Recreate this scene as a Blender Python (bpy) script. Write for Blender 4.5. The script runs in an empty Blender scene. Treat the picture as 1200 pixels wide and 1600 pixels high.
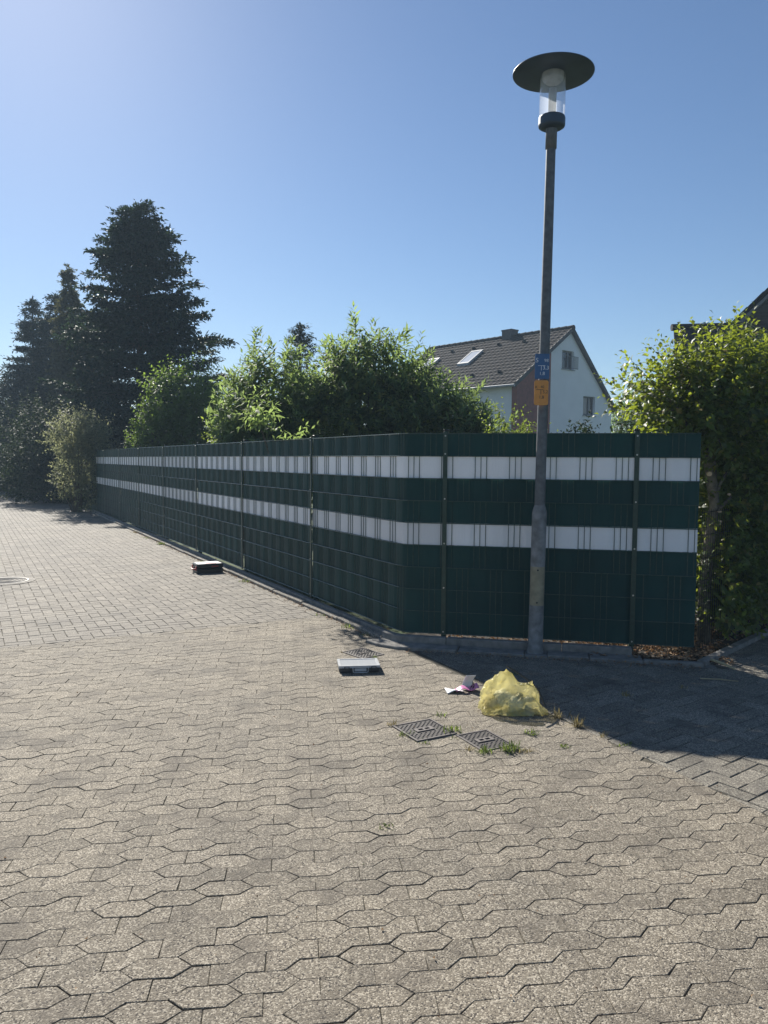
import bpy, math, random
import numpy as np
from mathutils import Vector, Matrix, noise
rng = np.random.default_rng(7)
random.seed(7)
scene = bpy.context.scene
R = math.radians

# ------------------------------------------------------------------ camera
CAM_H, PITCH, ROLL = 1.65, R(3.85), R(0.4)
cam_f = Vector((0, math.cos(PITCH), -math.sin(PITCH)))
cam_r0 = Vector((1, 0, 0)); cam_u0 = cam_r0.cross(cam_f)
cam_r = cam_r0 * math.cos(ROLL) + cam_u0 * math.sin(ROLL)
cam_u = -cam_r0 * math.sin(ROLL) + cam_u0 * math.cos(ROLL)
cd = bpy.data.cameras.new('camera'); cam = bpy.data.objects.new('camera', cd)
scene.collection.objects.link(cam)
cam.matrix_world = Matrix(((cam_r.x, cam_u.x, -cam_f.x, 0), (cam_r.y, cam_u.y, -cam_f.y, 0),
                           (cam_r.z, cam_u.z, -cam_f.z, CAM_H), (0, 0, 0, 1)))
cd.sensor_fit = 'VERTICAL'; cd.sensor_height = 24.0; cd.lens = 24.0 * 1202 / 1600
cd.clip_start = 0.05; cd.clip_end = 3000
scene.camera = cam

# ------------------------------------------------------------------ sky and sun
SUN_AZ, SUN_EL = R(-26), R(33)      # azimuth from +Y, clockwise positive
w = bpy.data.worlds.new('World'); scene.world = w; w.use_nodes = True
nt = w.node_tree; bg = nt.nodes['Background']
sky = nt.nodes.new('ShaderNodeTexSky'); sky.sky_type = 'NISHITA'; sky.sun_disc = False
sky.sun_elevation = SUN_EL; sky.sun_rotation = SUN_AZ
sky.air_density = 1.0; sky.dust_density = 0.25; sky.ozone_density = 5.0; sky.altitude = 0
nt.links.new(sky.outputs[0], bg.inputs[0]); bg.inputs[1].default_value = 0.055
sd = bpy.data.lights.new('sun', 'SUN'); sun = bpy.data.objects.new('sun', sd)
scene.collection.objects.link(sun)
sd.energy = 5.0; sd.angle = R(0.53); sd.color = (1.0, 0.95, 0.86)
sunv = Vector((math.sin(SUN_AZ) * math.cos(SUN_EL), math.cos(SUN_AZ) * math.cos(SUN_EL), math.sin(SUN_EL)))
sun.rotation_euler = sunv.to_track_quat('Z', 'Y').to_euler(); sun.location = (-20, 30, 30)
vs = scene.view_settings
vs.view_transform = 'Standard'; vs.look = 'None'; vs.gamma = 1; vs.use_curve_mapping = False
vs.exposure = 0.9

# ------------------------------------------------------------------ helpers
COL = scene.collection

def link(o, parent=None):
    COL.objects.link(o)
    if parent is not None: o.parent = parent
    return o

def tag(o, label=None, cat=None, group=None, kind=None):
    if label: o['label'] = label
    if cat: o['category'] = cat
    if group: o['group'] = group
    if kind: o['kind'] = kind
    return o

def empty(name, loc, rz=0.0, **k):
    o = bpy.data.objects.new(name, None); link(o)
    o.location = loc; o.rotation_euler = (0, 0, rz); o.empty_display_size = 0.1
    return tag(o, **k)

def np_mesh(name, V, F, mats, parent=None, tint=None, smooth=False, mi=None):
    """F: (n,k) int array, or a list of index lists"""
    me = bpy.data.meshes.new(name)
    V = np.asarray(V, dtype=np.float32)
    if isinstance(F, np.ndarray):
        n, k = F.shape
        me.vertices.add(len(V)); me.vertices.foreach_set('co', V.ravel())
        me.loops.add(n * k); me.loops.foreach_set('vertex_index', F.astype(np.int32).ravel())
        me.polygons.add(n); me.polygons.foreach_set('loop_start', np.arange(0, n * k, k, dtype=np.int32))
        me.update(calc_edges=True)
    else:
        me.from_pydata(V.tolist(), [], F); me.update()
    if not isinstance(mats, (list, tuple)): mats = [mats]
    for m in mats: me.materials.append(m)
    if mi is not None: me.polygons.foreach_set('material_index', np.asarray(mi, dtype=np.int32))
    if tint is not None:
        a = me.attributes.new('tint', 'FLOAT', 'FACE'); a.data.foreach_set('value', np.asarray(tint, dtype=np.float32))
    if smooth: me.polygons.foreach_set('use_smooth', np.ones(len(me.polygons), dtype=bool))
    o = bpy.data.objects.new(name, me); link(o, parent)
    return o

class MB:
    def __init__(s): s.v = []; s.f = []; s.t = []; s.m = []
    def add(s, V, F, tint=0.0, mi=0):
        b = len(s.v); s.v.extend(V)
        for f in F: s.f.append([b + i for i in f]); s.t.append(tint); s.m.append(mi)
    def box(s, lo, hi, tint=0.0, M=None, mi=0):
        x0, y0, z0 = lo; x1, y1, z1 = hi
        V = [(x0,y0,z0),(x1,y0,z0),(x1,y1,z0),(x0,y1,z0),(x0,y0,z1),(x1,y0,z1),(x1,y1,z1),(x0,y1,z1)]
        if M is not None: V = [tuple(M @ Vector(p)) for p in V]
        s.add(V, [(3,2,1,0),(4,5,6,7),(0,1,5,4),(1,2,6,5),(2,3,7,6),(3,0,4,7)], tint, mi)
    def rbox(s, lo, hi, b=0.01, tint=0.0, M=None, mi=0):
        """box with chamfered edges"""
        x0, y0, z0 = lo; x1, y1, z1 = hi
        V = []; F = []; idx = {}
        xs = (x0, x1); ys = (y0, y1); zs = (z0, z1)
        for i in (0, 1):
            for j in (0, 1):
                for k in (0, 1):
                    sx, sy, sz = (1 - 2*i)*b, (1 - 2*j)*b, (1 - 2*k)*b
                    for ax, p in enumerate(((xs[i], ys[j]+sy, zs[k]+sz), (xs[i]+sx, ys[j], zs[k]+sz), (xs[i]+sx, ys[j]+sy, zs[k]))):
                        idx[(i, j, k, ax)] = len(V); V.append(p)
        q = lambda *a: F.append([idx[t] for t in a])
        for i in (0, 1): q(*[(i, j, k, 0) for j, k in ((0,0),(1,0),(1,1),(0,1))])
        for j in (0, 1): q(*[(i, j, k, 1) for i, k in ((0,0),(1,0),(1,1),(0,1))])
        for k in (0, 1): q(*[(i, j, k, 2) for i, j in ((0,0),(1,0),(1,1),(0,1))])
        for i in (0, 1):
            for j in (0, 1): q((i,j,0,0),(i,j,1,0),(i,j,1,1),(i,j,0,1))
            for k in (0, 1): q((i,0,k,0),(i,1,k,0),(i,1,k,2),(i,0,k,2))
        for j in (0, 1):
            for k in (0, 1): q((0,j,k,1),(1,j,k,1),(1,j,k,2),(0,j,k,2))
        for i in (0, 1):
            for j in (0, 1):
                for k in (0, 1): q((i,j,k,0),(i,j,k,1),(i,j,k,2))
        if M is not None: V = [tuple(M @ Vector(p)) for p in V]
        s.add(V, F, tint, mi)
    def tube(s, pts, rad, n=8, tint=0.0, mi=0, cap=True):
        pts = [Vector(p) for p in pts]; rings = []
        if not hasattr(rad, '__len__'): rad = [rad] * len(pts)
        V = []; F = []
        for i, p in enumerate(pts):
            d = (pts[min(i+1, len(pts)-1)] - pts[max(i-1, 0)]).normalized()
            a = d.cross(Vector((0, 0, 1)) if abs(d.z) < .9 else Vector((1, 0, 0))).normalized(); c = d.cross(a)
            for k in range(n):
                t = 2*math.pi*k/n; V.append(tuple(p + (a*math.cos(t) + c*math.sin(t))*rad[i]))
        for i in range(len(pts)-1):
            for k in range(n): F.append((i*n+k, i*n+(k+1)%n, (i+1)*n+(k+1)%n, (i+1)*n+k))
        if cap:
            F.append(tuple(range(n-1, -1, -1))); F.append(tuple((len(pts)-1)*n+k for k in range(n)))
        s.add(V, F, tint, mi)
    def lathe(s, prof, n=24, tint=0.0, mi=0, c=(0, 0)):
        V = []; F = []
        for r, z in prof:
            for k in range(n):
                t = 2*math.pi*k/n; V.append((c[0]+r*math.cos(t), c[1]+r*math.sin(t), z))
        for i in range(len(prof)-1):
            for k in range(n): F.append((i*n+k, i*n+(k+1)%n, (i+1)*n+(k+1)%n, (i+1)*n+k))
        s.add(V, F, tint, mi)
    def prism(s, poly, z0, z1, inset=0.0, ch=0.0, tint=0.0, tilt=(0, 0), mi=0, bottom=False):
        """poly: list of (x,y) counter-clockwise; chamfered top"""
        n = len(poly); cx = sum(p[0] for p in poly)/n; cy = sum(p[1] for p in poly)/n
        tz = lambda x, y: tilt[0]*(x-cx) + tilt[1]*(y-cy)
        V = []; F = []
        if inset > 0:
            ins = inset_poly(poly, inset)
            V += [(x, y, z1+tz(x, y)) for x, y in ins]
            V += [(x, y, z1-ch+tz(x, y)) for x, y in poly]
            V += [(x, y, z0) for x, y in poly]
            F.append(tuple(range(n)))
            for i in range(n):
                j = (i+1) % n
                F.append((n+i, n+j, j, i)); F.append((2*n+i, 2*n+j, n+j, n+i))
            bo = 2*n
        else:
            V += [(x, y, z1+tz(x, y)) for x, y in poly] + [(x, y, z0) for x, y in poly]
            F.append(tuple(range(n)))
            for i in range(n): F.append((n+i, n+(i+1) % n, (i+1) % n, i))
            bo = n
        if bottom: F.append(tuple(range(bo+n-1, bo-1, -1)))
        s.add(V, F, tint, mi)
    def build(s, name, mats, parent=None, smooth=False, tint=True):
        o = np_mesh(name, s.v, s.f, mats, parent, s.t if tint else None, smooth, s.m if any(s.m) else None)
        return o

def inset_poly(poly, d):
    n = len(poly); out = []
    for i in range(n):
        p0 = poly[i-1]; p = poly[i]; p1 = poly[(i+1) % n]
        e0 = (p[0]-p0[0], p[1]-p0[1]); e1 = (p1[0]-p[0], p1[1]-p[1])
        l0 = math.hypot(*e0) or 1e-6; l1 = math.hypot(*e1) or 1e-6
        n0 = (-e0[1]/l0, e0[0]/l0); n1 = (-e1[1]/l1, e1[0]/l1)
        den = 1 + n0[0]*n1[0] + n0[1]*n1[1]; den = max(den, .35)
        out.append((p[0] + d*(n0[0]+n1[0])/den, p[1] + d*(n0[1]+n1[1])/den))
    return out

def clip(poly, q, n):
    """keep the side where (p-q).n > 0"""
    out = []
    m = len(poly)
    for i in range(m):
        a, b = poly[i], poly[(i+1) % m]
        da = (a[0]-q[0])*n[0] + (a[1]-q[1])*n[1]; db = (b[0]-q[0])*n[0] + (b[1]-q[1])*n[1]
        if da >= 0: out.append(a)
        if (da > 0) != (db > 0) and abs(da-db) > 1e-9:
            t = da/(da-db); out.append((a[0]+t*(b[0]-a[0]), a[1]+t*(b[1]-a[1])))
    return out

def area(poly):
    return .5*sum(poly[i-1][0]*poly[i][1] - poly[i][0]*poly[i-1][1] for i in range(len(poly)))

def in_view(x, y, z=0.0):
    """size ranking for choosing which pavers become single objects (0 when outside the frame)"""
    d = Vector((x, y, z-CAM_H)); zc = d.dot(cam_f)
    if zc < .3: return 0
    if abs(d.dot(cam_r)/zc) > .5 or abs(d.dot(cam_u)/zc) > .67: return 0
    return 1/zc**3

# ------------------------------------------------------------------ materials
def mat(name):
    m = bpy.data.materials.new(name); m.use_nodes = True
    return m, m.node_tree, m.node_tree.nodes['Principled BSDF']

def N(t, kind, **kw):
    n = t.nodes.new(kind)
    for k, v in kw.items(): setattr(n, k, v)
    return n

def simple(name, col, rough=.6, metal=0.0, nscale=20, namt=.15, bump=0.0, bscale=None, spec=.5, coat=0.0):
    m, t, b = mat(name)
    geo = N(t, 'ShaderNodeNewGeometry'); nz = N(t, 'ShaderNodeTexNoise'); nz.inputs['Scale'].default_value = nscale
    nz.inputs['Detail'].default_value = 6
    t.links.new(geo.outputs['Position'], nz.inputs['Vector'])
    mp = N(t, 'ShaderNodeMapRange'); mp.inputs[1].default_value = .3; mp.inputs[2].default_value = .7
    mp.inputs[3].default_value = 1-namt; mp.inputs[4].default_value = 1+namt
    t.links.new(nz.outputs['Fac'], mp.inputs[0])
    mx = N(t, 'ShaderNodeMix', data_type='RGBA', blend_type='MULTIPLY'); mx.inputs[0].default_value = 1
    mx.inputs[6].default_value = (*col, 1); t.links.new(mp.outputs[0], mx.inputs[7])
    t.links.new(mx.outputs[2], b.inputs['Base Color'])
    b.inputs['Roughness'].default_value = rough; b.inputs['Metallic'].default_value = metal
    b.inputs['Specular IOR Level'].default_value = spec
    if coat: b.inputs['Coat Weight'].default_value = coat
    if bump:
        n2 = N(t, 'ShaderNodeTexNoise'); n2.inputs['Scale'].default_value = bscale or nscale; n2.inputs['Detail'].default_value = 5
        t.links.new(geo.outputs['Position'], n2.inputs['Vector'])
        bp = N(t, 'ShaderNodeBump'); bp.inputs['Strength'].default_value = 1; bp.inputs['Distance'].default_value = bump
        t.links.new(n2.outputs['Fac'], bp.inputs['Height']); t.links.new(bp.outputs[0], b.inputs['Normal'])
    return m

def tint_value(t):
    at = N(t, 'ShaderNodeAttribute', attribute_name='tint'); oi = N(t, 'ShaderNodeObjectInfo')
    ad = N(t, 'ShaderNodeMath', operation='ADD'); fr = N(t, 'ShaderNodeMath', operation='FRACT')
    t.links.new(at.outputs['Fac'], ad.inputs[0]); t.links.new(oi.outputs['Random'], ad.inputs[1])
    t.links.new(ad.outputs[0], fr.inputs[0])
    return fr.outputs[0]

def paver_mat(name, dark, light, grit, fine, var=.3, bump=.0016):
    """weathered concrete paving with exposed stone grit"""
    m, t, b = mat(name); L = t.links.new
    geo = N(t, 'ShaderNodeNewGeometry'); P = geo.outputs['Position']
    def noise_(scale, detail=4, rough=.6):
        n = N(t, 'ShaderNodeTexNoise'); n.inputs['Scale'].default_value = scale; n.inputs['Detail'].default_value = detail
        n.inputs['Roughness'].default_value = rough; L(P, n.inputs['Vector']); return n.outputs['Fac']
    def ramp(src, a, b_, ca=(0, 0, 0, 1), cb=(1, 1, 1, 1)):
        r = N(t, 'ShaderNodeValToRGB'); r.color_ramp.elements[0].position = a; r.color_ramp.elements[1].position = b_
        r.color_ramp.elements[0].color = ca; r.color_ramp.elements[1].color = cb; L(src, r.inputs[0]); return r.outputs[0]
    def mix(fac, a, c, mode='MIX'):
        x = N(t, 'ShaderNodeMix', data_type='RGBA', blend_type=mode)
        if isinstance(fac, float): x.inputs[0].default_value = fac
        else: L(fac, x.inputs[0])
        for s_, v in ((6, a), (7, c)):
            if isinstance(v, tuple): x.inputs[s_].default_value = v
            else: L(v, x.inputs[s_])
        return x.outputs[2]
    fine_n = noise_(fine, 3, .7)
    base = mix(ramp(fine_n, .36, .66), (*dark, 1), (*light, 1))
    vo = N(t, 'ShaderNodeTexVoronoi'); vo.inputs['Scale'].default_value = fine*.75; L(P, vo.inputs['Vector'])
    sep = N(t, 'ShaderNodeSeparateColor'); L(vo.outputs['Color'], sep.inputs[0])
    chip = ramp(sep.outputs[0], .72, .78)
    chipd = ramp(sep.outputs[1], .86, .9)
    base = mix(chip, base, (*grit, 1))
    base = mix(chipd, base, (dark[0]*.45, dark[1]*.45, dark[2]*.5, 1))
    # worn patches where the skin has gone and the grit shows darker
    worn = ramp(noise_(3.3, 5, .65), .52, .66)
    base = mix(worn, base, mix(.6, base, (dark[0]*.8, dark[1]*.8, dark[2]*.85, 1)))
    stain = ramp(noise_(.7, 5, .6), .3, .75, (.84, .84, .85, 1), (1.10, 1.08, 1.05, 1))
    base = mix(1.0, base, stain, 'MULTIPLY')
    tv = tint_value(t)
    vr = N(t, 'ShaderNodeMapRange'); vr.inputs[3].default_value = 1-var; vr.inputs[4].default_value = 1+var*.7; L(tv, vr.inputs[0])
    base = mix(1.0, base, vr.outputs[0], 'MULTIPLY')
    # dark traffic grime and pale lime blooms, each with its own outline
    grime = ramp(noise_(1.9, 7, .62), .57, .70)
    base = mix(grime, base, mix(.38, base, (.05, .046, .042, 1)))
    bloom = ramp(noise_(5.3, 6, .7), .70, .78)
    base = mix(bloom, base, mix(.35, base, (.50, .44, .34, 1)))
    L(base, b.inputs['Base Color']); b.inputs['Roughness'].default_value = .85
    b.inputs['Specular IOR Level'].default_value = .35
    h = N(t, 'ShaderNodeMath', operation='ADD'); L(fine_n, h.inputs[0])
    h2 = N(t, 'ShaderNodeMath', operation='MULTIPLY'); L(vo.outputs['Distance'], h2.inputs[0]); h2.inputs[1].default_value = -1.2
    L(h2.outputs[0], h.inputs[1])
    bp = N(t, 'ShaderNodeBump'); bp.inputs['Distance'].default_value = bump; bp.inputs['Strength'].default_value = 1
    L(h.outputs[0], bp.inputs['Height']); L(bp.outputs[0], b.inputs['Normal'])
    return m

def leaf_mat(name, c1, c2, tr, tw=.4, rough=.45, c3=None, spec=.28):
    m, t, b = mat(name); L = t.links.new
    tv = tint_value(t)
    r = N(t, 'ShaderNodeValToRGB'); r.color_ramp.elements[0].color = (*c1, 1); r.color_ramp.elements[1].color = (*c2, 1)
    if c3:
        r.color_ramp.elements[1].position = .88
        e = r.color_ramp.elements.new(.97); e.color = (*c3, 1)
    L(tv, r.inputs[0]); L(r.outputs[0], b.inputs['Base Color'])
    b.inputs['Roughness'].default_value = min(.8, rough+.12); b.inputs['Specular IOR Level'].default_value = spec
    ts = N(t, 'ShaderNodeBsdfTranslucent'); 
    mx = N(t, 'ShaderNodeMix', data_type='RGBA', blend_type='MULTIPLY'); mx.inputs[0].default_value = .55
    mx.inputs[6].default_value = (*tr, 1)
    mr = N(t, 'ShaderNodeMapRange'); mr.inputs[3].default_value = .35; mr.inputs[4].default_value = 1.4; L(tv, mr.inputs[0])
    L(mr.outputs[0], mx.inputs[7]); L(mx.outputs[2], ts.inputs[0])
    ms = N(t, 'ShaderNodeMixShader'); ms.inputs[0].default_value = tw
    L(b.outputs[0], ms.inputs[1]); L(ts.outputs[0], ms.inputs[2])
    L(ms.outputs[0], t.nodes['Material Output'].inputs[0])
    return m

M_HEX = paver_mat('hex paver concrete', (.128, .109, .082), (.258, .225, .174), (.39, .348, .278), 260, .16, .0013)
M_PALE = paver_mat('pale hex paver concrete', (.22, .19, .14), (.36, .31, .23), (.42, .37, .28), 260, .06, .0010)
M_BRICK = paver_mat('road paver concrete', (.155, .137, .113), (.245, .22, .182), (.30, .275, .232), 260, .16, .0007)
M_HERR = paver_mat('pavement paver concrete', (.11, .10, .083), (.235, .213, .175), (.34, .315, .26), 260, .24, .0010)
M_SAND = simple('joint sand', (.075, .065, .045), .95, nscale=9, namt=.5, bump=.003, bscale=150)
M_KERB = paver_mat('kerb concrete', (.19, .175, .15), (.34, .31, .27), (.42, .39, .33), 150, .2, .0025)
M_KERBD = simple('edging concrete', (.20, .19, .175), .9, nscale=14, namt=.3, bump=.002, bscale=120)
M_SOIL = simple('soil', (.035, .026, .018), .95, nscale=12, namt=.5, bump=.02, bscale=40)
M_LAWN = simple('grass ground', (.045, .07, .022), .95, nscale=3, namt=.4, bump=.02, bscale=60)
def strip_mat(name, col, rough, spec, amt):
    m = simple(name, col, rough, nscale=2.2, namt=amt, spec=spec); t = m.node_tree; b = t.nodes['Principled BSDF']
    src = b.inputs['Base Color'].links[0].from_socket; oi = N(t, 'ShaderNodeObjectInfo'); mr = N(t, 'ShaderNodeMapRange')
    mr.inputs[3].default_value = .86; mr.inputs[4].default_value = 1.12; t.links.new(oi.outputs['Random'], mr.inputs[0])
    mx = N(t, 'ShaderNodeMix', data_type='RGBA', blend_type='MULTIPLY'); mx.inputs[0].default_value = 1
    t.links.new(src, mx.inputs[6]); t.links.new(mr.outputs[0], mx.inputs[7]); t.links.new(mx.outputs[2], b.inputs['Base Color'])
    geo = N(t, 'ShaderNodeNewGeometry'); mp = N(t, 'ShaderNodeMapping'); mp.inputs['Scale'].default_value = (9, 9, 1.1); t.links.new(geo.outputs['Position'], mp.inputs[0])
    nz = N(t, 'ShaderNodeTexNoise'); nz.inputs['Scale'].default_value = 2.5; nz.inputs['Detail'].default_value = 4; t.links.new(mp.outputs[0], nz.inputs[0])
    bp = N(t, 'ShaderNodeBump'); bp.inputs['Distance'].default_value = .006; t.links.new(nz.outputs['Fac'], bp.inputs['Height']); t.links.new(bp.outputs[0], b.inputs['Normal'])
    return m
M_STRIPG = strip_mat('green privacy strip', (.004, .040, .037), .6, .25, .16)
M_STRIPW = strip_mat('white privacy strip', (.82, .805, .81), .55, .4, .05)
M_WIRE = simple('green coated wire', (.05, .085, .072), .25, nscale=40, namt=.2)
M_POST = simple('green fence post', (.016, .042, .028), .45, nscale=30, namt=.2)
M_BOLT = simple('zinc bolt', (.55, .55, .53), .35, 1.0)
M_DWIRE = simple('dark wire', (.012, .014, .015), .5)
M_POLE = simple('galvanised pole', (.12, .127, .135), .6, .25, nscale=22, namt=.25, bump=.0006, bscale=90)
M_POLEB = simple('weathered pole base', (.19, .195, .20), .65, .2, nscale=16, namt=.35, bump=.001, bscale=80)
M_HATCH = simple('hatch paint', (.24, .22, .15), .5, nscale=18, namt=.25)
M_HAT = simple('lamp hat paint', (.04, .062, .095), .45, nscale=8, namt=.15)
M_WHITE = simple('white render', (.82, .82, .83), .85, nscale=1.5, namt=.04, bump=.004, bscale=50)
M_RED = simple('red brown cladding', (.21, .058, .045), .7, nscale=6, namt=.2)
M_TILE = simple('dark roof tile', (.026, .022, .023), .9, nscale=3, namt=.35, spec=.12)
M_TILE2 = simple('black roof tile', (.032, .030, .033), .8, nscale=4, namt=.3, spec=.2)
M_VERGE = simple('dark verge board', (.03, .03, .034), .6)
M_BARGE = simple('grey barge board', (.16, .16, .17), .6)
M_GUT = simple('zinc gutter', (.28, .29, .30), .45, .6)
M_FRAME = simple('window frame', (.35, .36, .37), .5)
M_FRAMED = simple('grey window frame', (.10, .105, .115), .5)
M_CURT = simple('curtain cloth', (.55, .50, .46), .9, nscale=8, namt=.1)
M_CHIM = simple('chimney slate', (.07, .062, .066), .7, nscale=9, namt=.25)
M_DBRICK = simple('dark brick', (.045, .034, .036), .8, nscale=9, namt=.4, bump=.003, bscale=60)
M_MORTAR = simple('mortar', (.06, .055, .055), .95)
M_BARK = simple('bark', (.10, .078, .055), .9, nscale=18, namt=.45, bump=.012, bscale=45)
M_BARKL = simple('grey bark', (.115, .10, .075), .9, nscale=22, namt=.5, bump=.008, bscale=50)
M_CUTWOOD = simple('cut wood', (.55, .42, .28), .8, nscale=40, namt=.15)
M_IRON = simple('cast iron', (.050, .043, .040), .65, .15, nscale=60, namt=.4, bump=.0008, bscale=300)
M_IRONR = simple('worn iron', (.125, .11, .105), .62, .2, nscale=60, namt=.25, bump=.0006, bscale=200)
M_BLACKP = simple('black plastic', (.014, .015, .018), .42)
M_GREYP = simple('dark grey plastic', (.028, .031, .037), .45)
M_LGREY = simple('light grey plastic', (.42, .43, .44), .4)
M_REDP = simple('red plastic', (.34, .018, .022), .4)
M_PAPER = simple('white card', (.70, .71, .74), .55, nscale=30, namt=.06)
M_PINK = simple('pink wrapper', (.62, .22, .42), .4, nscale=40, namt=.2)
M_BLUE = simple('blue sign enamel', (.03, .10, .24), .4, nscale=20, namt=.08)
M_YEL = simple('orange sign enamel', (.62, .26, .05), .45, nscale=20, namt=.10)
M_INKW = simple('white print', (.65, .67, .70), .5)
M_INKB = simple('dark print', (.035, .025, .02), .5)
M_STRAW = simple('dry straw', (.42, .34, .20), .8)

def glass_mat(name, tint=(.9, .95, 1), amount=.7, rough=.03):
    m, t, b = mat(name); L = t.links.new
    tr = N(t, 'ShaderNodeBsdfTransparent'); tr.inputs[0].default_value = (*tint, 1)
    gl = N(t, 'ShaderNodeBsdfGlossy'); gl.inputs['Roughness'].default_value = rough
    lw = N(t, 'ShaderNodeLayerWeight'); lw.inputs[0].default_value = .5; fr = N(t, 'ShaderNodeMath', operation='POWER'); fr.inputs[1].default_value = 4.0; L(lw.outputs['Facing'], fr.inputs[0])
    df = N(t, 'ShaderNodeBsdfTranslucent' if amount > .7 else 'ShaderNodeBsdfDiffuse'); df.inputs[0].default_value = (.8, .82, .84, 1)
    m1 = N(t, 'ShaderNodeMixShader'); m1.inputs[0].default_value = 1-amount
    L(tr.outputs[0], m1.inputs[1]); L(df.outputs[0], m1.inputs[2])
    m2 = N(t, 'ShaderNodeMixShader'); L(fr.outputs[0], m2.inputs[0]); L(m1.outputs[0], m2.inputs[1]); L(gl.outputs[0], m2.inputs[2])
    L(m2.outputs[0], t.nodes['Material Output'].inputs[0])
    return m
M_LGLASS = glass_mat('lamp glass', (.95, .97, 1), .72)
M_LIDP = glass_mat('clear lid plastic', (.95, .96, .97), .35, .12)
def window_mat(name, col):
    m, t, b = mat(name)
    b.inputs['Base Color'].default_value = (*col, 1); b.inputs['Roughness'].default_value = .04
    b.inputs['Specular IOR Level'].default_value = .9
    return m
M_PANE = window_mat('window glass', (.02, .03, .04))
M_SKYPANE = window_mat('skylight glass with painted sky reflection', (.62, .64, .66))  # pale base colour stands in for bright sky reflected in the pane

def bag_mat():
    m, t, b = mat('thin yellow plastic'); L = t.links.new
    geo = N(t, 'ShaderNodeNewGeometry')
    nz = N(t, 'ShaderNodeTexNoise'); nz.inputs['Scale'].default_value = 9; nz.inputs['Detail'].default_value = 4; L(geo.outputs['Position'], nz.inputs[0])
    r = N(t, 'ShaderNodeValToRGB'); r.color_ramp.elements[0].color = (.70, .62, .24, 1); r.color_ramp.elements[1].color = (.80, .77, .56, 1)
    r.color_ramp.elements[0].position = .35; r.color_ramp.elements[1].position = .65
    L(nz.outputs['Fac'], r.inputs[0])
    L(r.outputs[0], b.inputs['Base Color']); b.inputs['Roughness'].default_value = .28
    n2 = N(t, 'ShaderNodeTexNoise'); n2.inputs['Scale'].default_value = 38; n2.inputs['Detail'].default_value = 3; n2.inputs['Distortion'].default_value = 1.2
    L(geo.outputs['Position'], n2.inputs[0])
    bp = N(t, 'ShaderNodeBump'); bp.inputs['Distance'].default_value = .006; L(n2.outputs['Fac'], bp.inputs['Height']); L(bp.outputs[0], b.inputs['Normal'])
    ts = N(t, 'ShaderNodeBsdfTranslucent'); ts.inputs[0].default_value = (.86, .80, .44, 1)
    tp = N(t, 'ShaderNodeBsdfTransparent'); tp.inputs[0].default_value = (.98, .95, .76, 1)
    m1 = N(t, 'ShaderNodeMixShader'); m1.inputs[0].default_value = .45; L(b.outputs[0], m1.inputs[1]); L(ts.outputs[0], m1.inputs[2])
    m2 = N(t, 'ShaderNodeMixShader'); m2.inputs[0].default_value = .50; L(m1.outputs[0], m2.inputs[1]); L(tp.outputs[0], m2.inputs[2])
    L(m2.outputs[0], t.nodes['Material Output'].inputs[0])
    return m
M_BAG = bag_mat()

M_FIR = leaf_mat('fir needles', (.014, .029, .022), (.040, .066, .046), (.06, .10, .04), .18, .5)
M_SPRUCE = leaf_mat('spruce needles', (.014, .024, .022), (.040, .056, .046), (.06, .09, .05), .16, .5)
M_CYPRESS = leaf_mat('pale conifer sprays', (.045, .050, .028), (.11, .105, .06), (.20, .20, .08), .25, .6)
M_DARKLEAF = leaf_mat('dark leaves', (.012, .022, .013), (.030, .045, .022), (.07, .11, .03), .15, .6, spec=.12)
M_MIDLEAF = leaf_mat('mid green leaves', (.026, .050, .016), (.070, .11, .034), (.28, .42, .06), .42, .45)
M_BUDD = leaf_mat('buddleia leaves', (.050, .082, .042), (.135, .18, .095), (.34, .46, .13), .50, .5, c3=(.22, .18, .05))
M_LIGHTLEAF = leaf_mat('light green leaves', (.045, .075, .020), (.10, .14, .035), (.36, .46, .06), .42, .45, c3=(.22, .19, .05))
M_PALELEAF = leaf_mat('pale shrub leaves', (.045, .058, .032), (.15, .165, .10), (.42, .44, .22), .45, .5)
M_HORN = leaf_mat('hornbeam leaves', (.013, .032, .010), (.040, .080, .018), (.50, .60, .05), .30, .38, c3=(.16, .10, .035), spec=.45)
M_DRY = leaf_mat('dry fallen leaves', (.10, .055, .03), (.36, .25, .15), (.30, .16, .07), .2, .7)
M_WEED = leaf_mat('weed blades', (.05, .08, .018), (.11, .15, .04), (.25, .33, .06), .4, .5)
M_WEEDDRY = leaf_mat('dry weed blades', (.16, .13, .06), (.36, .30, .16), (.35, .28, .12), .35, .7)

# ------------------------------------------------------------------ layout
C0 = np.array([.19, 6.95])                     # corner of the fence
DL = np.array([-.477, .879]); NL = np.array([-.879, -.477])        # left run and its street side
_a = R(-11.7); DR = np.array([math.cos(_a), math.sin(_a)]); NR = np.array([DR[1], -DR[0]])
RC = .10                                        # radius of the bend
_turn = math.acos(float(np.dot(-DL, DR))); _tl = RC*math.tan(_turn/2)
_pa = C0 + DL*_tl; _cen = _pa - NL*RC
def path(s):
    """point and street-side normal at distance s along the fence (0 = corner, negative = left run)"""
    arc = RC*_turn
    if s < -arc/2: return C0 + DL*(_tl - (s + arc/2)), NL
    if s > arc/2: return C0 + DR*(_tl + (s - arc/2)), NR
    f = (s + arc/2)/arc
    n = NL*math.sin((1-f)*_turn) + NR*math.sin(f*_turn); n = n/np.linalg.norm(n)
    return _cen + n*RC, n
def pt(s, off):
    p, n = path(s); q = p + n*off
    return float(q[0]), float(q[1])
def band(s0, s1, o0, o1):
    n = max(2, int(abs(s1-s0)/.9) + 1)
    if s0 < .15 and s1 > -.15: n = 14
    ss = np.linspace(s0, s1, n)
    return [pt(s, o1) for s in ss] + [pt(s, o0) for s in ss[::-1]]
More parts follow.
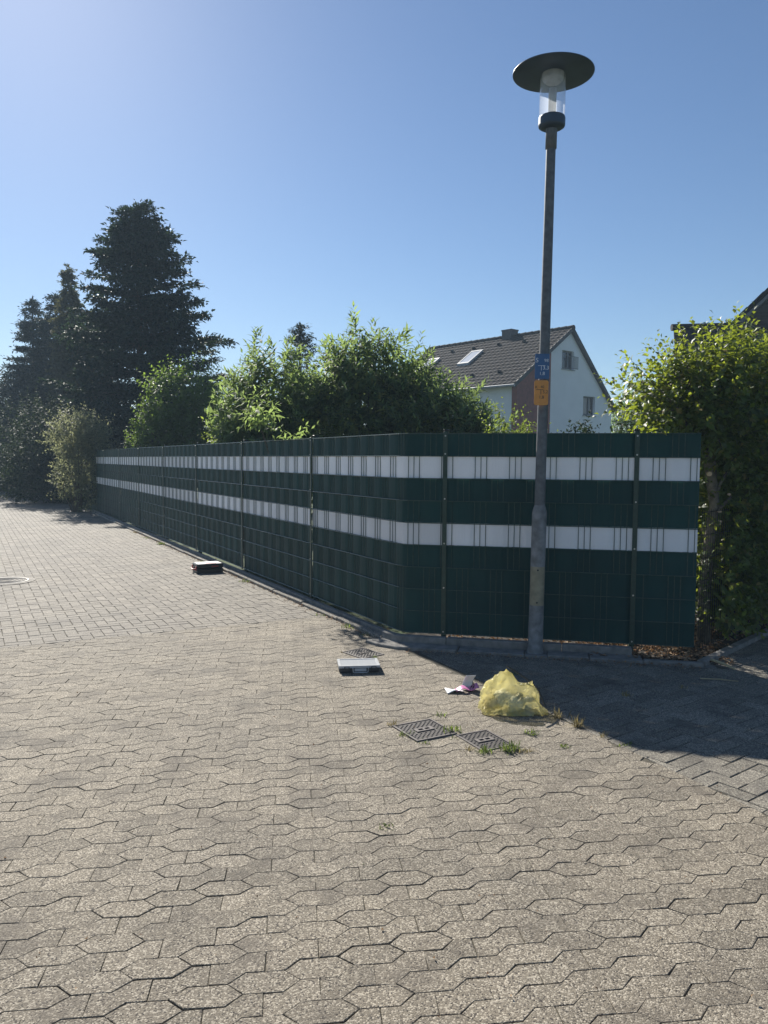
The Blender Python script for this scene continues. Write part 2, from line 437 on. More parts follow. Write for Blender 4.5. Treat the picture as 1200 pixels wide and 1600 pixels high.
B_Q, B_N = (-2.0, 7.3), (-.477, .879)           # line between road and forecourt
M_Q, M_N = (.36, 6.45), (.896, .443)            # line between forecourt and pavement
E_Q, E_D = np.array([2.60, 6.13]), np.array([.687, .727]); E_N = (.727, -.687)   # edging that turns away to the right
KL_Q = tuple(C0 + NL*.172); KR_Q = tuple(C0 + NR*.335)

# ------------------------------------------------------------------ ground, paving
g = np_mesh('ground', [(-240, -120, -.08), (240, -120, -.08), (240, 330, -.08), (-240, 330, -.08)], [[0, 1, 2, 3]], M_LAWN)
tag(g, 'dry grassy ground stretching away beyond the street', kind='structure')
def sheet(name, poly, z, m, label=None, parent=None, kind='structure'):
    o = np_mesh(name, [(x, y, z) for x, y in poly], [list(range(len(poly)))], m, parent)
    return tag(o, label, kind=kind)
far = 19.0
lawn = sheet('lawn', [pt(-19, -.06), pt(-.2, -.06), pt(.2, -.06), pt(2.45, -.06), (5.2, 8.9), (30, 34), (6, 60), (-24, 48)], -.004, M_LAWN, 'garden ground behind the green fence')

road = sheet('road', [pt(-.9, .0), (-6.8, 4.2), (-32, 46), (-22.5, 52), pt(-40, -1.2)], -.0065, M_SAND, 'road of small rectangular pavers running away beside the fence')
yard = sheet('forecourt', [(-9, -3), (8, -3), (4.0, 4.2), (1.6, 6.4), pt(-.9, .05), (-5.2, 5.4), (-9, 3.4)], -.0045, M_SAND, 'forecourt of large grey hexagonal concrete pavers')
pav = sheet('pavement', [(3.5, -.9), (9, -2), (10, 12.5), (6.5, 11.5), (2.7, 6.3), (.2, 6.7)], -.007, M_SAND, 'pavement of herringbone pavers along the right hand fence')

def lay(parent, name, stuff_name, pieces, m, inset, ch, jit, tilt):
    """pieces: list of polygons; the 300 that show largest are objects of their own"""
    ranked = []
    for p in pieces:
        cx = sum(q[0] for q in p)/len(p); cy = sum(q[1] for q in p)/len(p)
        ranked.append((in_view(cx, cy)*area(p), cx, cy, p))
    ranked.sort(key=lambda r: -r[0])
    rest = MB()
    for i, (v, cx, cy, p) in enumerate(ranked):
        z = random.gauss(0, jit); tl = (random.gauss(0, tilt), random.gauss(0, tilt))
        if i < 300 and v > 0:
            mb = MB(); mb.prism([(x-cx, y-cy) for x, y in p], -.014, 0, inset, ch, 0, tl)
            mm = M_PALE if min(math.hypot(cx+.29, cy-4.07), math.hypot(cx-1.37, cy-4.33)) < .058 and name == 'hexagonal_paver' else m
            o = mb.build(name, mm, parent, tint=False); o.location = (cx, cy, z)
        else:
            rest.prism(p, -.014, z, inset, ch, random.random(), tl)
    o = rest.build(stuff_name, m, parent); o['kind'] = 'stuff'

# hexagon and zigzag stones
def hex_pieces():
    a, b, h = .115, .061, .0505; gap = .0013
    rot = R(6.6); ca, sa = math.cos(rot), math.sin(rot)
    T = lambda x, y: (x*ca - y*sa - .03, x*sa + y*ca + 2.47)
    e1 = (a+b, h); out = []
    for i in range(-60, 60):
        for j in range(-120, 120):
            cx = i*e1[0]; cy = i*e1[1] + j*2*h
            X, Y = T(cx, cy)
            if not (-7.5 < X < 3.6 and -1.2 < Y < 8.6): continue
            if j % 2 == 0:
                p = [(cx-a, cy), (cx-b, cy-h), (cx+b, cy-h), (cx+a, cy), (cx+b, cy+h), (cx-b, cy+h)]
            else:
                dx, dy = e1
                p = [(cx, cy-h), (cx+b, cy-h), (cx+a, cy), (cx+dx+0, cy+dy-h), (cx+dx, cy+dy+h), (cx+dx-b, cy+dy+h), (cx+dx-a, cy+dy), (cx, cy+h)]
                # the piece runs from the middle of one cell to the middle of the next
                p = [(cx, cy-h), (cx+b, cy-h), (cx+a, cy), (cx+dx, cy+dy-h), (cx+dx, cy+dy+h), (cx+dx-b, cy+dy+h), (cx+dx-a, cy+dy), (cx, cy+h)]
            p = [T(*q) for q in p]
            p = inset_poly(p, gap*random.choice((.4, .6, .8, 1.0, 1.2, 1.5)))
            p = [(x + random.gauss(0, .0013), y + random.gauss(0, .0013)) for x, y in p]
            for q, n in ((B_Q, (-B_N[0], -B_N[1])), (KL_Q, tuple(NL)), (M_Q, (-M_N[0], -M_N[1]))):
                if len(p) >= 3: p = clip(p, q, n)
            if len(p) < 3 or area(p) < .0035: continue
            out.append(p)
    return out

def herringbone(org, ang, wdt, x0, x1, y0, y1, gap, region):
    ca, sa = math.cos(ang), math.sin(ang); out = []
    for i in range(x0, x1):
        for j in range(y0, y1):
            k = (i - j) % 4
            if k == 0: r = (i, j, i+2, j+1)
            elif k == 2: r = (i, j-1, i+1, j+1)
            else: continue
            g_ = gap*random.uniform(.7, 1.3); sx = random.uniform(-.0015, .0015); sy = random.uniform(-.0015, .0015)
            q = [(r[0]*wdt+g_+sx, r[1]*wdt+g_+sy), (r[2]*wdt-g_+sx, r[1]*wdt+g_+sy), (r[2]*wdt-g_+sx, r[3]*wdt-g_+sy), (r[0]*wdt+g_+sx, r[3]*wdt-g_+sy)]
            q = [(org[0]+x*ca-y*sa, org[1]+x*sa+y*ca) for x, y in q]
            for p in region(q):
                if len(p) >= 3 and area(p) > .0012: out.append(p)
    return out

lay(yard, 'hexagonal_paver', 'hexagonal_paving', hex_pieces(), M_HEX, .0017, .0011, .0007, .0045)

def reg_road(q):
    cx = sum(p[0] for p in q)/4; cy = sum(p[1] for p in q)/4
    if cx < -.585*cy - 3.2 or cy > 48: return []
    q = clip(q, B_Q, B_N)
    if len(q) >= 3: q = clip(q, KL_Q, tuple(NL))
    return [q]
lay(road, 'road_paver', 'road_paving',
    herringbone((-.739, 8.066), R(28.5), .105, -75, 4, -6, 400, .0030, reg_road), M_BRICK, .003, .0022, .0007, .004)

def reg_pav(q):
    cx = sum(p[0] for p in q)/4; cy = sum(p[1] for p in q)/4
    if cx > 6.2 or cy < -.6: return []
    q = clip(q, M_Q, M_N)
    if len(q) < 3: return []
    dk = (cx-KR_Q[0])*NR[0] + (cy-KR_Q[1])*NR[1]
    if cx < 2.7: return [clip(q, KR_Q, tuple(NR))]
    return [clip(q, tuple(E_Q), E_N)]
lay(pav, 'herringbone_paver', 'herringbone_paving',
    herringbone((1.6, 3.9), R(37), .103, -60, 75, -70, 75, .0022, reg_pav), M_HERR, .0035, .0025, .0012, .006)

# ------------------------------------------------------------------ kerbs and bed
kerb = MB()
kerb.prism(band(-19.2, .0, -.05, .17), -.05, -.004, tint=.3); kerb.prism(band(.0, 2.62, -.05, .33), -.05, -.004, tint=.3)
kerb = kerb.build('kerb', M_KERBD); tag(kerb, 'low concrete kerb with an edging board running under the green fence', kind='structure')
def wobble(poly, a): return [(x+random.gauss(0, a), y+random.gauss(0, a)) for x, y in poly]
s = -.12
while s > -19:                                     # kerb stones of the left run
    l = random.uniform(.8, 1.02)
    mb = MB(); mb.prism(wobble(band(s-l+.006, s-.004, .088, .170), .003), -.04, random.uniform(.028, .042), .008, .010, random.random(), (random.gauss(0, .006), random.gauss(0, .006)))
    mb.build('kerb_stone', M_KERB, kerb); s -= l
s = -.14
while s > -19:
    mb = MB(); mb.prism(band(s-1.0+.004, s-.003, .032, .084), -.04, .062+random.uniform(-.003, .003), .005, .005, random.random())
    mb.build('edging_board', M_KERBD, kerb); s -= 1.0
for a_, b_ in ((-.135, .40), (.405, 1.40), (1.405, 1.98)):   # upper boards on the right run
    mb = MB(); mb.prism(band(a_, b_, .075, .150), -.04, .082, .006, .006, random.random()); mb.build('edging_board', M_KERBD, kerb)
for a_, b_ in ((-.115, .52), (.528, 1.09), (1.285, 1.62), (1.628, 2.05)):
    mb = MB(); mb.prism(wobble(band(a_, b_, .154, .330), .002), -.04, .024+random.uniform(-.003, .003), .008, .006, random.random(), (random.gauss(0, .004),)*2)
    mb.build('kerb_stone', M_KERBD, kerb)
mb = MB(); mb.prism(band(1.095, 1.28, .154, .330), -.04, .016, .004, .004, .5); mb.build('kerb_stone', M_KERBD, kerb)
mb = MB(); mb.prism(band(2.056, 2.52, .27, .332), -.04, .030, .006, .006, .2); mb.build('kerb_stone', M_KERBD, kerb)
for k in range(4):
    a_ = E_Q + E_D*(k*1.0+.03); b_ = E_Q + E_D*(k*1.0+1.02); nn = np.array([-E_N[0], -E_N[1]])
    mb = MB(); mb.prism([tuple(a_), tuple(b_), tuple(b_+nn*.07), tuple(a_+nn*.07)], -.04, .038, .005, .005, random.random())
    mb.build('edging_stone', M_KERBD, kerb)
bed_poly = [pt(-.25, -.5), pt(-.25, .02), pt(.25, .05), pt(1.98, .07), pt(2.0, .265), pt(2.50, .265), tuple(E_Q+np.array([-.05, .07])), tuple(E_Q+E_D*4+np.array([-.05, .05])), (4.4, 11), (2.5, 7.6), pt(.3, -.5)]
bed = sheet('garden_bed', bed_poly, .002, M_SOIL, 'bare earth bed under the hedge and the end of the fence')

# ------------------------------------------------------------------ leaves
def unit(a): return a/np.maximum(np.linalg.norm(a, axis=-1, keepdims=True), 1e-9)

def leaf_arrays(P, D, Nn, Ln, Wd, fold=.25, detailed=True, mid=.42):
    D = unit(D); S = unit(np.cross(D, Nn)); U = np.cross(S, D)
    Ln = Ln[:, None]; Wd = Wd[:, None]
    b = P; t = P + D*Ln - U*Ln*.10; m_ = P + D*Ln*mid
    r = m_ + S*Wd*.5 + U*Wd*fold; l = m_ - S*Wd*.5 + U*Wd*fold
    n = len(P); k = np.arange(n)[:, None]
    if detailed:
        c = P + D*Ln*.5 + U*Ln*.03
        V = np.stack([b, r, t, l, c], 1).reshape(-1, 3)
        F = (k*5 + np.array([[0, 1, 4], [1, 2, 4], [4, 2, 3], [0, 4, 3]]).ravel()[None]).reshape(-1, 3)
        return V, F, 4
    V = np.stack([b, r, t, l], 1).reshape(-1, 3)
    F = k*4 + np.array([[0, 1, 2, 3]])
    return V, F, 1

def sample_crown(ells, n, bias=.45, zmin=.1):
    vol = np.array([e[1][0]*e[1][1]*e[1][2] for e in ells])**.75; vol /= vol.sum()
    idx = rng.choice(len(ells), n, p=vol)
    c = np.array([e[0] for e in ells], float)[idx]; r = np.array([e[1] for e in ells], float)[idx]
    d = unit(rng.normal(size=(n, 3))); rad = rng.random((n, 1))**bias
    # lumpy outline
    lump = np.array([noise.noise(Vector(tuple(v))*2.1 + Vector((float(i_)*7, 0, 0))) for v, i_ in zip(d, idx)])[:, None]
    p = c + d*r*rad*(1 + .28*lump)
    out = unit(d/r)
    ok = p[:, 2] > zmin
    return p[ok], out[ok]

def shoots(P, out, up, length, k, leafL, leafW, spread=.9, droop=.35, detailed=True, fold=.25, whorl='opp', start=.0, mid=.42):
    n = len(P)
    D = unit(out*1.0 + np.array([0, 0, up]) + rng.normal(size=(n, 3))*.35)
    Ls = length*rng.uniform(.6, 1.3, n)
    A = unit(np.cross(D, rng.normal(size=(n, 3)))); Bv = np.cross(D, A)
    PP, DD, NN, LL, WW = [], [], [], [], []
    for i in range(k):
        f = start + (1-start)*(i // 2 if whorl == 'opp' else i)/max(1, (k-1)//2 if whorl == 'opp' else k-1)
        th = (i % 2)*math.pi + (i//2)*math.pi/2*1.13 if whorl == 'opp' else i*2.4
        th = th + rng.normal(size=n)*.25
        side = A*np.cos(th)[:, None] + Bv*np.sin(th)[:, None]
        p = P + D*(Ls*f)[:, None]
        sc = (1.0 - .45*f)*rng.uniform(.75, 1.2, n)
        d = unit(side*spread + D*(.35+.9*f) + np.array([0, 0, -droop]) + rng.normal(size=(n, 3))*.16)
        nn = unit(np.cross(np.cross(d, D*1.0 + np.array([0, 0, .6])), d) + rng.normal(size=(n, 3))*.25)
        PP.append(p); DD.append(d); NN.append(nn); LL.append(leafL*sc); WW.append(leafW*sc)
    V, F, m_ = leaf_arrays(np.concatenate(PP), np.concatenate(DD), np.concatenate(NN), np.concatenate(LL), np.concatenate(WW), fold, detailed, mid)
    tn = np.repeat(np.clip(np.tile(rng.random(n), k)*.6 + rng.random(n*k)*.4, 0, .999), m_)
    return V, F, tn

def stems(mb, base, tips, r0=.03, n=5, bend=.3):
    for tp in tips:
        b = Vector(base) + Vector((random.gauss(0, .12), random.gauss(0, .12), 0)); tp = Vector(tp)
        mid_ = b.lerp(tp, .5) + Vector((0, 0, bend*(tp-b).length*.3))
        mb.tube([b, b.lerp(mid_, .55), mid_, mid_.lerp(tp, .6), tp], [r0, r0*.85, r0*.6, r0*.4, r0*.15], n, cap=False)

def keep_behind(V, F, tn, base, per, lim):
    q = (V.reshape(-1, per, 3).mean(1)[:, :2] + np.array(base[:2]) - C0) @ NL
    vx = V.reshape(-1, per, 3); worst = ((vx[:, :, :2] + np.array(base[:2]) - C0) @ NL).max(1)
    ok = worst < lim; nl = len(ok); fp = F.reshape(nl, -1, F.shape[1]); tp = tn.reshape(nl, -1)
    n2 = int(ok.sum()); V2 = vx[ok].reshape(-1, 3); shift = (np.arange(nl)[ok] - np.arange(n2))*per
    F2 = (fp[ok] - shift[:, None, None]).reshape(-1, F.shape[1])
    return V2, F2, tp[ok].ravel()

def bush(name, label, cat, base, ells, nshoot, m, leafL, leafW, k=10, length=.4, up=.6, droop=.35, detailed=True, spread=.9,
         group=None, bark=None, nst=14, r0=.03, bias=.45, fold=.25, whorl='opp', trunk=None, mid=.42):
    bx, by, bz = base
    root = empty(name, base, label=label, cat=cat, group=group)
    E = [((c[0]-bx, c[1]-by, c[2]-bz), r) for c, r in ells]
    P, o = sample_crown(E, nshoot, bias)
    V, F, tn = shoots(P, o, up, length, k, leafL, leafW, spread, droop, detailed, fold, whorl, 0, mid)
    if 9 < by < 22 and name != 'added_shadow_twig': V, F, tn = keep_behind(V, F, tn, base, 5 if detailed else 4, -.10)
    if name == 'added_shadow_twig':
        vz = V.reshape(-1, 5, 3)[:, :, 2].min(1); vo_ = ((V.reshape(-1, 5, 3)[:, :, :2] + np.array(base[:2]) - C0) @ NL).max(1)
        ok = (vz > 1.95) | (vo_ < -.1); keep = np.repeat(ok, 4); F = F[keep]; tn = tn[keep]
    cr = np_mesh('crown', V, F, m, root, tn)
    mb = MB()
    if trunk:
        h_, r_ = trunk
        mb.tube([(0, 0, -.1), (.03, .02, h_*.5), (0, .04, h_)], [r_*1.2, r_, r_*.75], 10)
        b0 = (0, .02, h_*.85)
    else: b0 = (0, 0, -.05)
    if 9 < by < 22: P = P[((P[:, :2] + np.array(base[:2]) - C0) @ NL) < (.2 if name == 'added_shadow_twig' else -.25)]
    idx = rng.choice(len(P), min(nst, len(P)), replace=False)
    stems(mb, b0, [tuple(P[i]*np.array([.92, .92, .92])) for i in idx], r0)
    mb.build('trunk' if trunk else 'stem', bark or M_BARK, root, smooth=True)
    return root

# ------------------------------------------------------------------ conifers
def conifer(name, label, base, height, prof, m, whorl_gap, nbr, droop, tipup, twig, nl, nw, gap=.0, group=None, r0=.16, dens=14, z0=.8, asym=None, lean=(0, 0), irregular=.25):
    root = empty(name, base, label=label, cat='tree', group=group)
    PP, DD, NN, LL, WW = [], [], [], [], []
    tr = MB(); topx = lambda z: (lean[0]*(z/height)**4, lean[1]*(z/height)**4)
    zs = np.linspace(0, height*.985, 9)
    tr.tube([(*topx(z), z) for z in zs], [max(.015, r0*(1-z/height)+.012) for z in zs], 10)
    z = z0; hs = [p[0] for p in prof]; rs = [p[1] for p in prof]
    while z < height*.985:
        rad = float(np.interp(z/height, hs, rs))
        nb = max(4, int(nbr*(.5+.5*min(1, rad/1.2)))); a0 = random.random()*6.28
        for q in range(nb):
            a = a0 + 2*math.pi*q/nb + random.gauss(0, .18)
            L_ = rad*random.uniform(1-irregular, 1.08)
            if asym: L_ *= asym(a, z/height)
            if random.random() < gap or L_ < .04: continue
            tx, ty = topx(z); hz = np.array([math.cos(a), math.sin(a), 0.]); zz = z + random.gauss(0, whorl_gap*.22)
            npt = max(3, int(L_*dens)); f = np.linspace(.06, 1, npt)[:, None]
            dz = -droop*L_*f + tipup*L_*f**3
            bp = np.array([tx, ty, zz]) + hz*L_*f; bp[:, 2] += dz[:, 0]
            if L_ > .5: tr.tube([tuple(bp[0]), tuple(bp[npt//2]), tuple(bp[-1])], [.02+.008*L_, .012+.004*L_, .004], 4, cap=False)
            lat = np.array([-hz[1], hz[0], 0])
            for sgn in (-1, 1, 0):
                tl = (twig*(1.15-f*.85)*min(1.0, .35+L_*.4)) if sgn else twig*.45*np.ones_like(f)
                td = unit(hz*(.75 if sgn else 1.0) + lat*sgn*1.0 + np.array([0, 0, -.08]) + rng.normal(size=(npt, 3))*.22)
                for u in (.05, .3, .55, .8, 1.0):
                    p = bp + td*tl*u + rng.normal(size=(npt, 3))*.03
                    d = unit(td*.9 + rng.normal(size=(npt, 3))*.55 + np.array([0, 0, .12]))
                    PP.append(p); DD.append(d); NN.append(unit(rng.normal(size=(npt, 3))*.5 + np.array([0, 0, 1])))
                    LL.append(nl*rng.uniform(.6, 1.3, npt)); WW.append(nw*rng.uniform(.6, 1.3, npt))
        z += whorl_gap*random.uniform(.8, 1.2)*(1 if z < height*.8 else .7)
    # leader tuft
    n = 40; zt = height - rng.random(n)*.7
    PP.append(np.stack([lean[0]*(zt/height)**4, lean[1]*(zt/height)**4, zt], 1)); DD.append(unit(rng.normal(size=(n, 3)) + np.array([0, 0, .5])))
    NN.append(rng.normal(size=(n, 3))); LL.append(np.full(n, nl*1.2)); WW.append(np.full(n, nw))
    P = np.concatenate(PP)
    V, F, m_ = leaf_arrays(P, np.concatenate(DD), np.concatenate(NN), np.concatenate(LL), np.concatenate(WW), .2, False)
    tn = np.clip(rng.random(len(P))*.7 + .3*np.array([noise.noise(Vector(p*1.3)) for p in P[:: max(1, len(P)//len(P))]])*.8 + .1, 0, .999)
    np_mesh('crown', V, F, m, root, tn)
    tr.build('trunk', M_BARK, root, smooth=True)
    return root
CN = 'conifers standing beyond the fence'
conifer('fir_tree', 'tallest dark fir, broad cone of flat layered branches behind the fence', (-9.46, 30, .03), 11.25,
        [(0, 3.2), (.2, 3.7), (.5, 3.55), (.66, 2.75), (.78, 1.95), (.88, 1.42), (.95, .92), (.985, .5), (1, .15)], M_FIR, .50, 11, .06, .10, .80, .18, .085,
        gap=.07, group=CN, r0=.22, dens=12, irregular=.36,
        asym=lambda a, h: 1.0 if math.cos(a) > -.3 else .85)
conifer('spruce_tree', 'pointed spruce with drooping open branches, furthest left of the conifers', (-19.0, 42, .0), 10.2,
        [(0, 2.6), (.3, 2.4), (.5, 1.75), (.7, 1.05), (.85, .6), (1, .12)], M_SPRUCE, .42, 12, .30, .22, .70, .20, .07, gap=.1, group=CN, dens=10)
conifer('spruce_tree', 'spruce with a small forked tip between the pointed spruce and the drooping one', (-16.9, 40, .0), 10.0,
        [(0, 2.5), (.4, 1.9), (.7, 1.25), (.8, 1.0), (.86, .85), (.9, .35), (1, .22)], M_SPRUCE, .42, 12, .22, .2, .70, .20, .07, gap=.12, group=CN, dens=10)
conifer('drooping_conifer', 'slim conifer with a bare nodding top beside the tallest fir', (-14.8, 37, .0), 10.75,
        [(0, 1.5), (.4, 1.25), (.65, .95), (.78, .75), (.86, .34), (.93, .22), (1, .12)], M_CYPRESS, .32, 12, .55, .1, .48, .17, .07, gap=.05, group=CN, dens=12, lean=(-.25, 0))
conifer('pale_conifer', 'pale olive conifer column tucked against the left side of the fir', (-12.75, 34, .0), 8.1,
        [(0, 1.2), (.4, 1.15), (.75, .8), (.92, .45), (1, .1)], M_CYPRESS, .30, 12, .35, .3, .50, .17, .08, group=CN, dens=11)
conifer('small_conifer', 'small conifer tip rising behind the tall butterfly bushes', (-2.62, 24, .03), 5.75,
        [(0, 1.0), (.6, .8), (.8, .5), (.93, .34), (1, .1)], M_SPRUCE, .26, 8, .1, .2, .3, .11, .045, group=CN, dens=13)

# ------------------------------------------------------------------ broadleaf trees and shrubs
G1 = 'dark trees and bushes along the far side of the road'
bush('dark_tree', 'dark rounded tree at the left edge of the view', 'tree', (-21.5, 42, 0), [((-21.4, 42, 4.2), (2.4, 2.4, 2.3)), ((-23.2, 42, 3.4), (2.4, 2.2, 2.6)), ((-21.0, 41.5, 2.2), (2.2, 2.2, 2.2))], 2400, M_DARKLEAF, .2, .11, 10, .5, trunk=(2.5, .16), group=G1, detailed=False)
for k, (x, y, h, r_, lb) in enumerate(((-12.2, 28.6, 3.6, 1.5, 'dark bush right behind the pale roadside shrub'), (-14.9, 33.2, 4.3, 1.9, 'dark bush under the drooping conifer'),
        (-17.9, 38.2, 4.0, 1.9, 'dark bush in front of the spruce trunks'), (-23.5, 44.5, 3.2, 2.4, 'low dark bush where the road ends'),
        (-27.5, 45.5, 3.4, 2.6, 'dark bush beyond the end of the road, outermost left'))):
    bush('dark_bush', lb, 'bush', (x, y, 0), [((x, y, h*.55), (r_, r_, h*.46)), ((x+.5, y-.4, h*.3), (r_*.9, r_*.8, h*.3)), ((x-.5, y-.4, h*.28), (r_*.9, r_*.8, h*.3))], 1200, M_DARKLEAF, .17, .09, 10, .4, group=G1, detailed=False)
bush('roadside_shrub', 'pale leaved shrub leaning over the road at the far fence end', 'shrub', (-9.45, 23.75, 0),
     [((-9.5, 23.7, 2.35), (.72, .7, .75)), ((-9.35, 23.7, 1.2), (.62, .6, 1.1)), ((-8.95, 23.8, 2.3), (.45, .5, .55))], 900, M_PALELEAF, .13, .05, 10, .35, up=.5, group=None)
bush('round_bush', 'round leafy tree in front of the fir, sunlit on its left side', 'tree', (-5.25, 20, .03),
     [((-5.2, 20, 2.9), (1.05, 1.0, 1.2)), ((-4.7, 20.2, 2.2), (1.0, .9, 1.1)), ((-5.8, 19.9, 2.2), (.6, .6, .8))], 1300, M_MIDLEAF, .13, .075, 10, .35, trunk=(1.3, .08))
bush('low_shrub', 'low green shrub just showing over the fence left of the round tree', 'shrub', (-6.5, 20.0, .03), [((-6.4, 20, 1.55), (.75, .5, .72))], 380, M_MIDLEAF, .10, .06, 10, .25)
GB = 'tall butterfly bushes behind the fence'
BU = dict(k=18, length=.42, up=.6, droop=.40, leafL=.21, leafW=.062, group=GB, bias=.30, spread=.8)
bush('butterfly_bush', 'grey green butterfly bush with pointed shoots, left of the tallest one', 'shrub', (-2.0, 12.9, .03),
     [((-1.95, 12.9, 2.35), (.62, .6, 1.0)), ((-1.35, 12.9, 2.0), (.5, .5, .85)), ((-2.5, 12.9, 1.9), (.45, .5, .75))], 720, M_BUDD, **BU)
bush('butterfly_bush', 'tallest butterfly bush with long upright shoots against the sky', 'shrub', (-.3, 12.4, .03),
     [((-.28, 12.4, 2.55), (.75, .65, 1.05)), ((-.85, 12.4, 2.0), (.5, .5, .85)), ((.35, 12.4, 2.35), (.40, .5, .9))], 900, M_BUDD, **BU)
bush('butterfly_bush', 'lower butterfly bush in front of the white house roof', 'shrub', (.95, 11.8, .03),
     [((.88, 11.8, 1.86), (.55, .55, .80)), ((1.28, 11.7, 1.65), (.38, .5, .66)), ((.45, 11.8, 1.9), (.4, .5, .8))], 640, M_BUDD, **BU)
bush('leafy_bush', 'light yellow green bush low behind the fence at the left end of the butterfly bushes', 'shrub', (-2.5, 13.6, .03),
     [((-2.6, 13.6, 1.8), (.40, .4, .85)), ((-2.1, 13.3, 1.7), (.5, .4, .7))], 420, M_LIGHTLEAF, .11, .05, 10, .3, up=.5)
bush('leafy_bush', 'bushy growth with yellowing leaves low between the butterfly bushes', 'shrub', (-.55, 11.6, .03),
     [((-.9, 11.6, 1.6), (.5, .4, .6)), ((-.1, 11.6, 1.6), (.5, .4, .6)), ((.5, 11.3, 1.55), (.4, .4, .55))], 520, M_LIGHTLEAF, .10, .045, 10, .3, up=.5)
bush('added_shadow_twig', 'added leafy shoots over the left fence, shaped to cast the kerb shadow', 'shrub', (-1.15, 9.95, .03),
     [((-1.60, 10.2, 2.26), (.15, .24, .12)), ((-1.3, 10.0, 1.85), (.15, .25, .15))], 46, M_BUDD, .15, .045, 10, .3, up=.3, nst=8, r0=.012)  # unseen shoots, added so their leaf shadow falls on the kerb
bush('bright_shrub', 'bright green small leaved shrub in front of the red brown house wall', 'shrub', (1.55, 10.0, .03),
     [((1.55, 10, 1.85), (.22, .25, .48)), ((1.75, 10, 1.6), (.2, .25, .4)), ((1.93, 10, 1.7), (.08, .1, .4))], 260, M_LIGHTLEAF, .065, .036, 10, .28, up=.9)
bush('thin_rose', 'sparse dark plant tip in front of the white gable wall', 'plant', (2.52, 10.0, .03),
     [((2.46, 10, 2.0), (.09, .1, .16)), ((2.62, 10, 2.0), (.07, .1, .16))], 20, M_DARKLEAF, .06, .035, 8, .12, up=.6, nst=6, r0=.006)
bush('distant_tree', 'small dark tree beyond the right corner of the white house', 'tree', (16.6, 52, .0),
     [((16.6, 52, 4.3), (1.7, 1.7, 1.7))], 500, M_MIDLEAF, .22, .13, 10, .5, trunk=(3.0, .15), detailed=False)
bush('back_hedge', 'dark clipped hedge in the garden behind the fence end, lengthened unseen to shade the hornbeam', 'hedge', (3.6, 9.2, .0),
     [((2.15, 8.3, 1.05), (.45, .4, .85)), ((2.75, 8.6, 1.15), (.5, .45, 1.0)), ((3.4, 9.0, 1.2), (.7, .5, 1.05)), ((4.3, 9.6, 1.2), (.9, .5, 1.1)), ((5.3, 10.4, 1.2), (.9, .5, 1.1))], 2200, M_DARKLEAF, .09, .05, 10, .2)  # first lobe is hidden by the fence, added to keep sun off the hornbeam

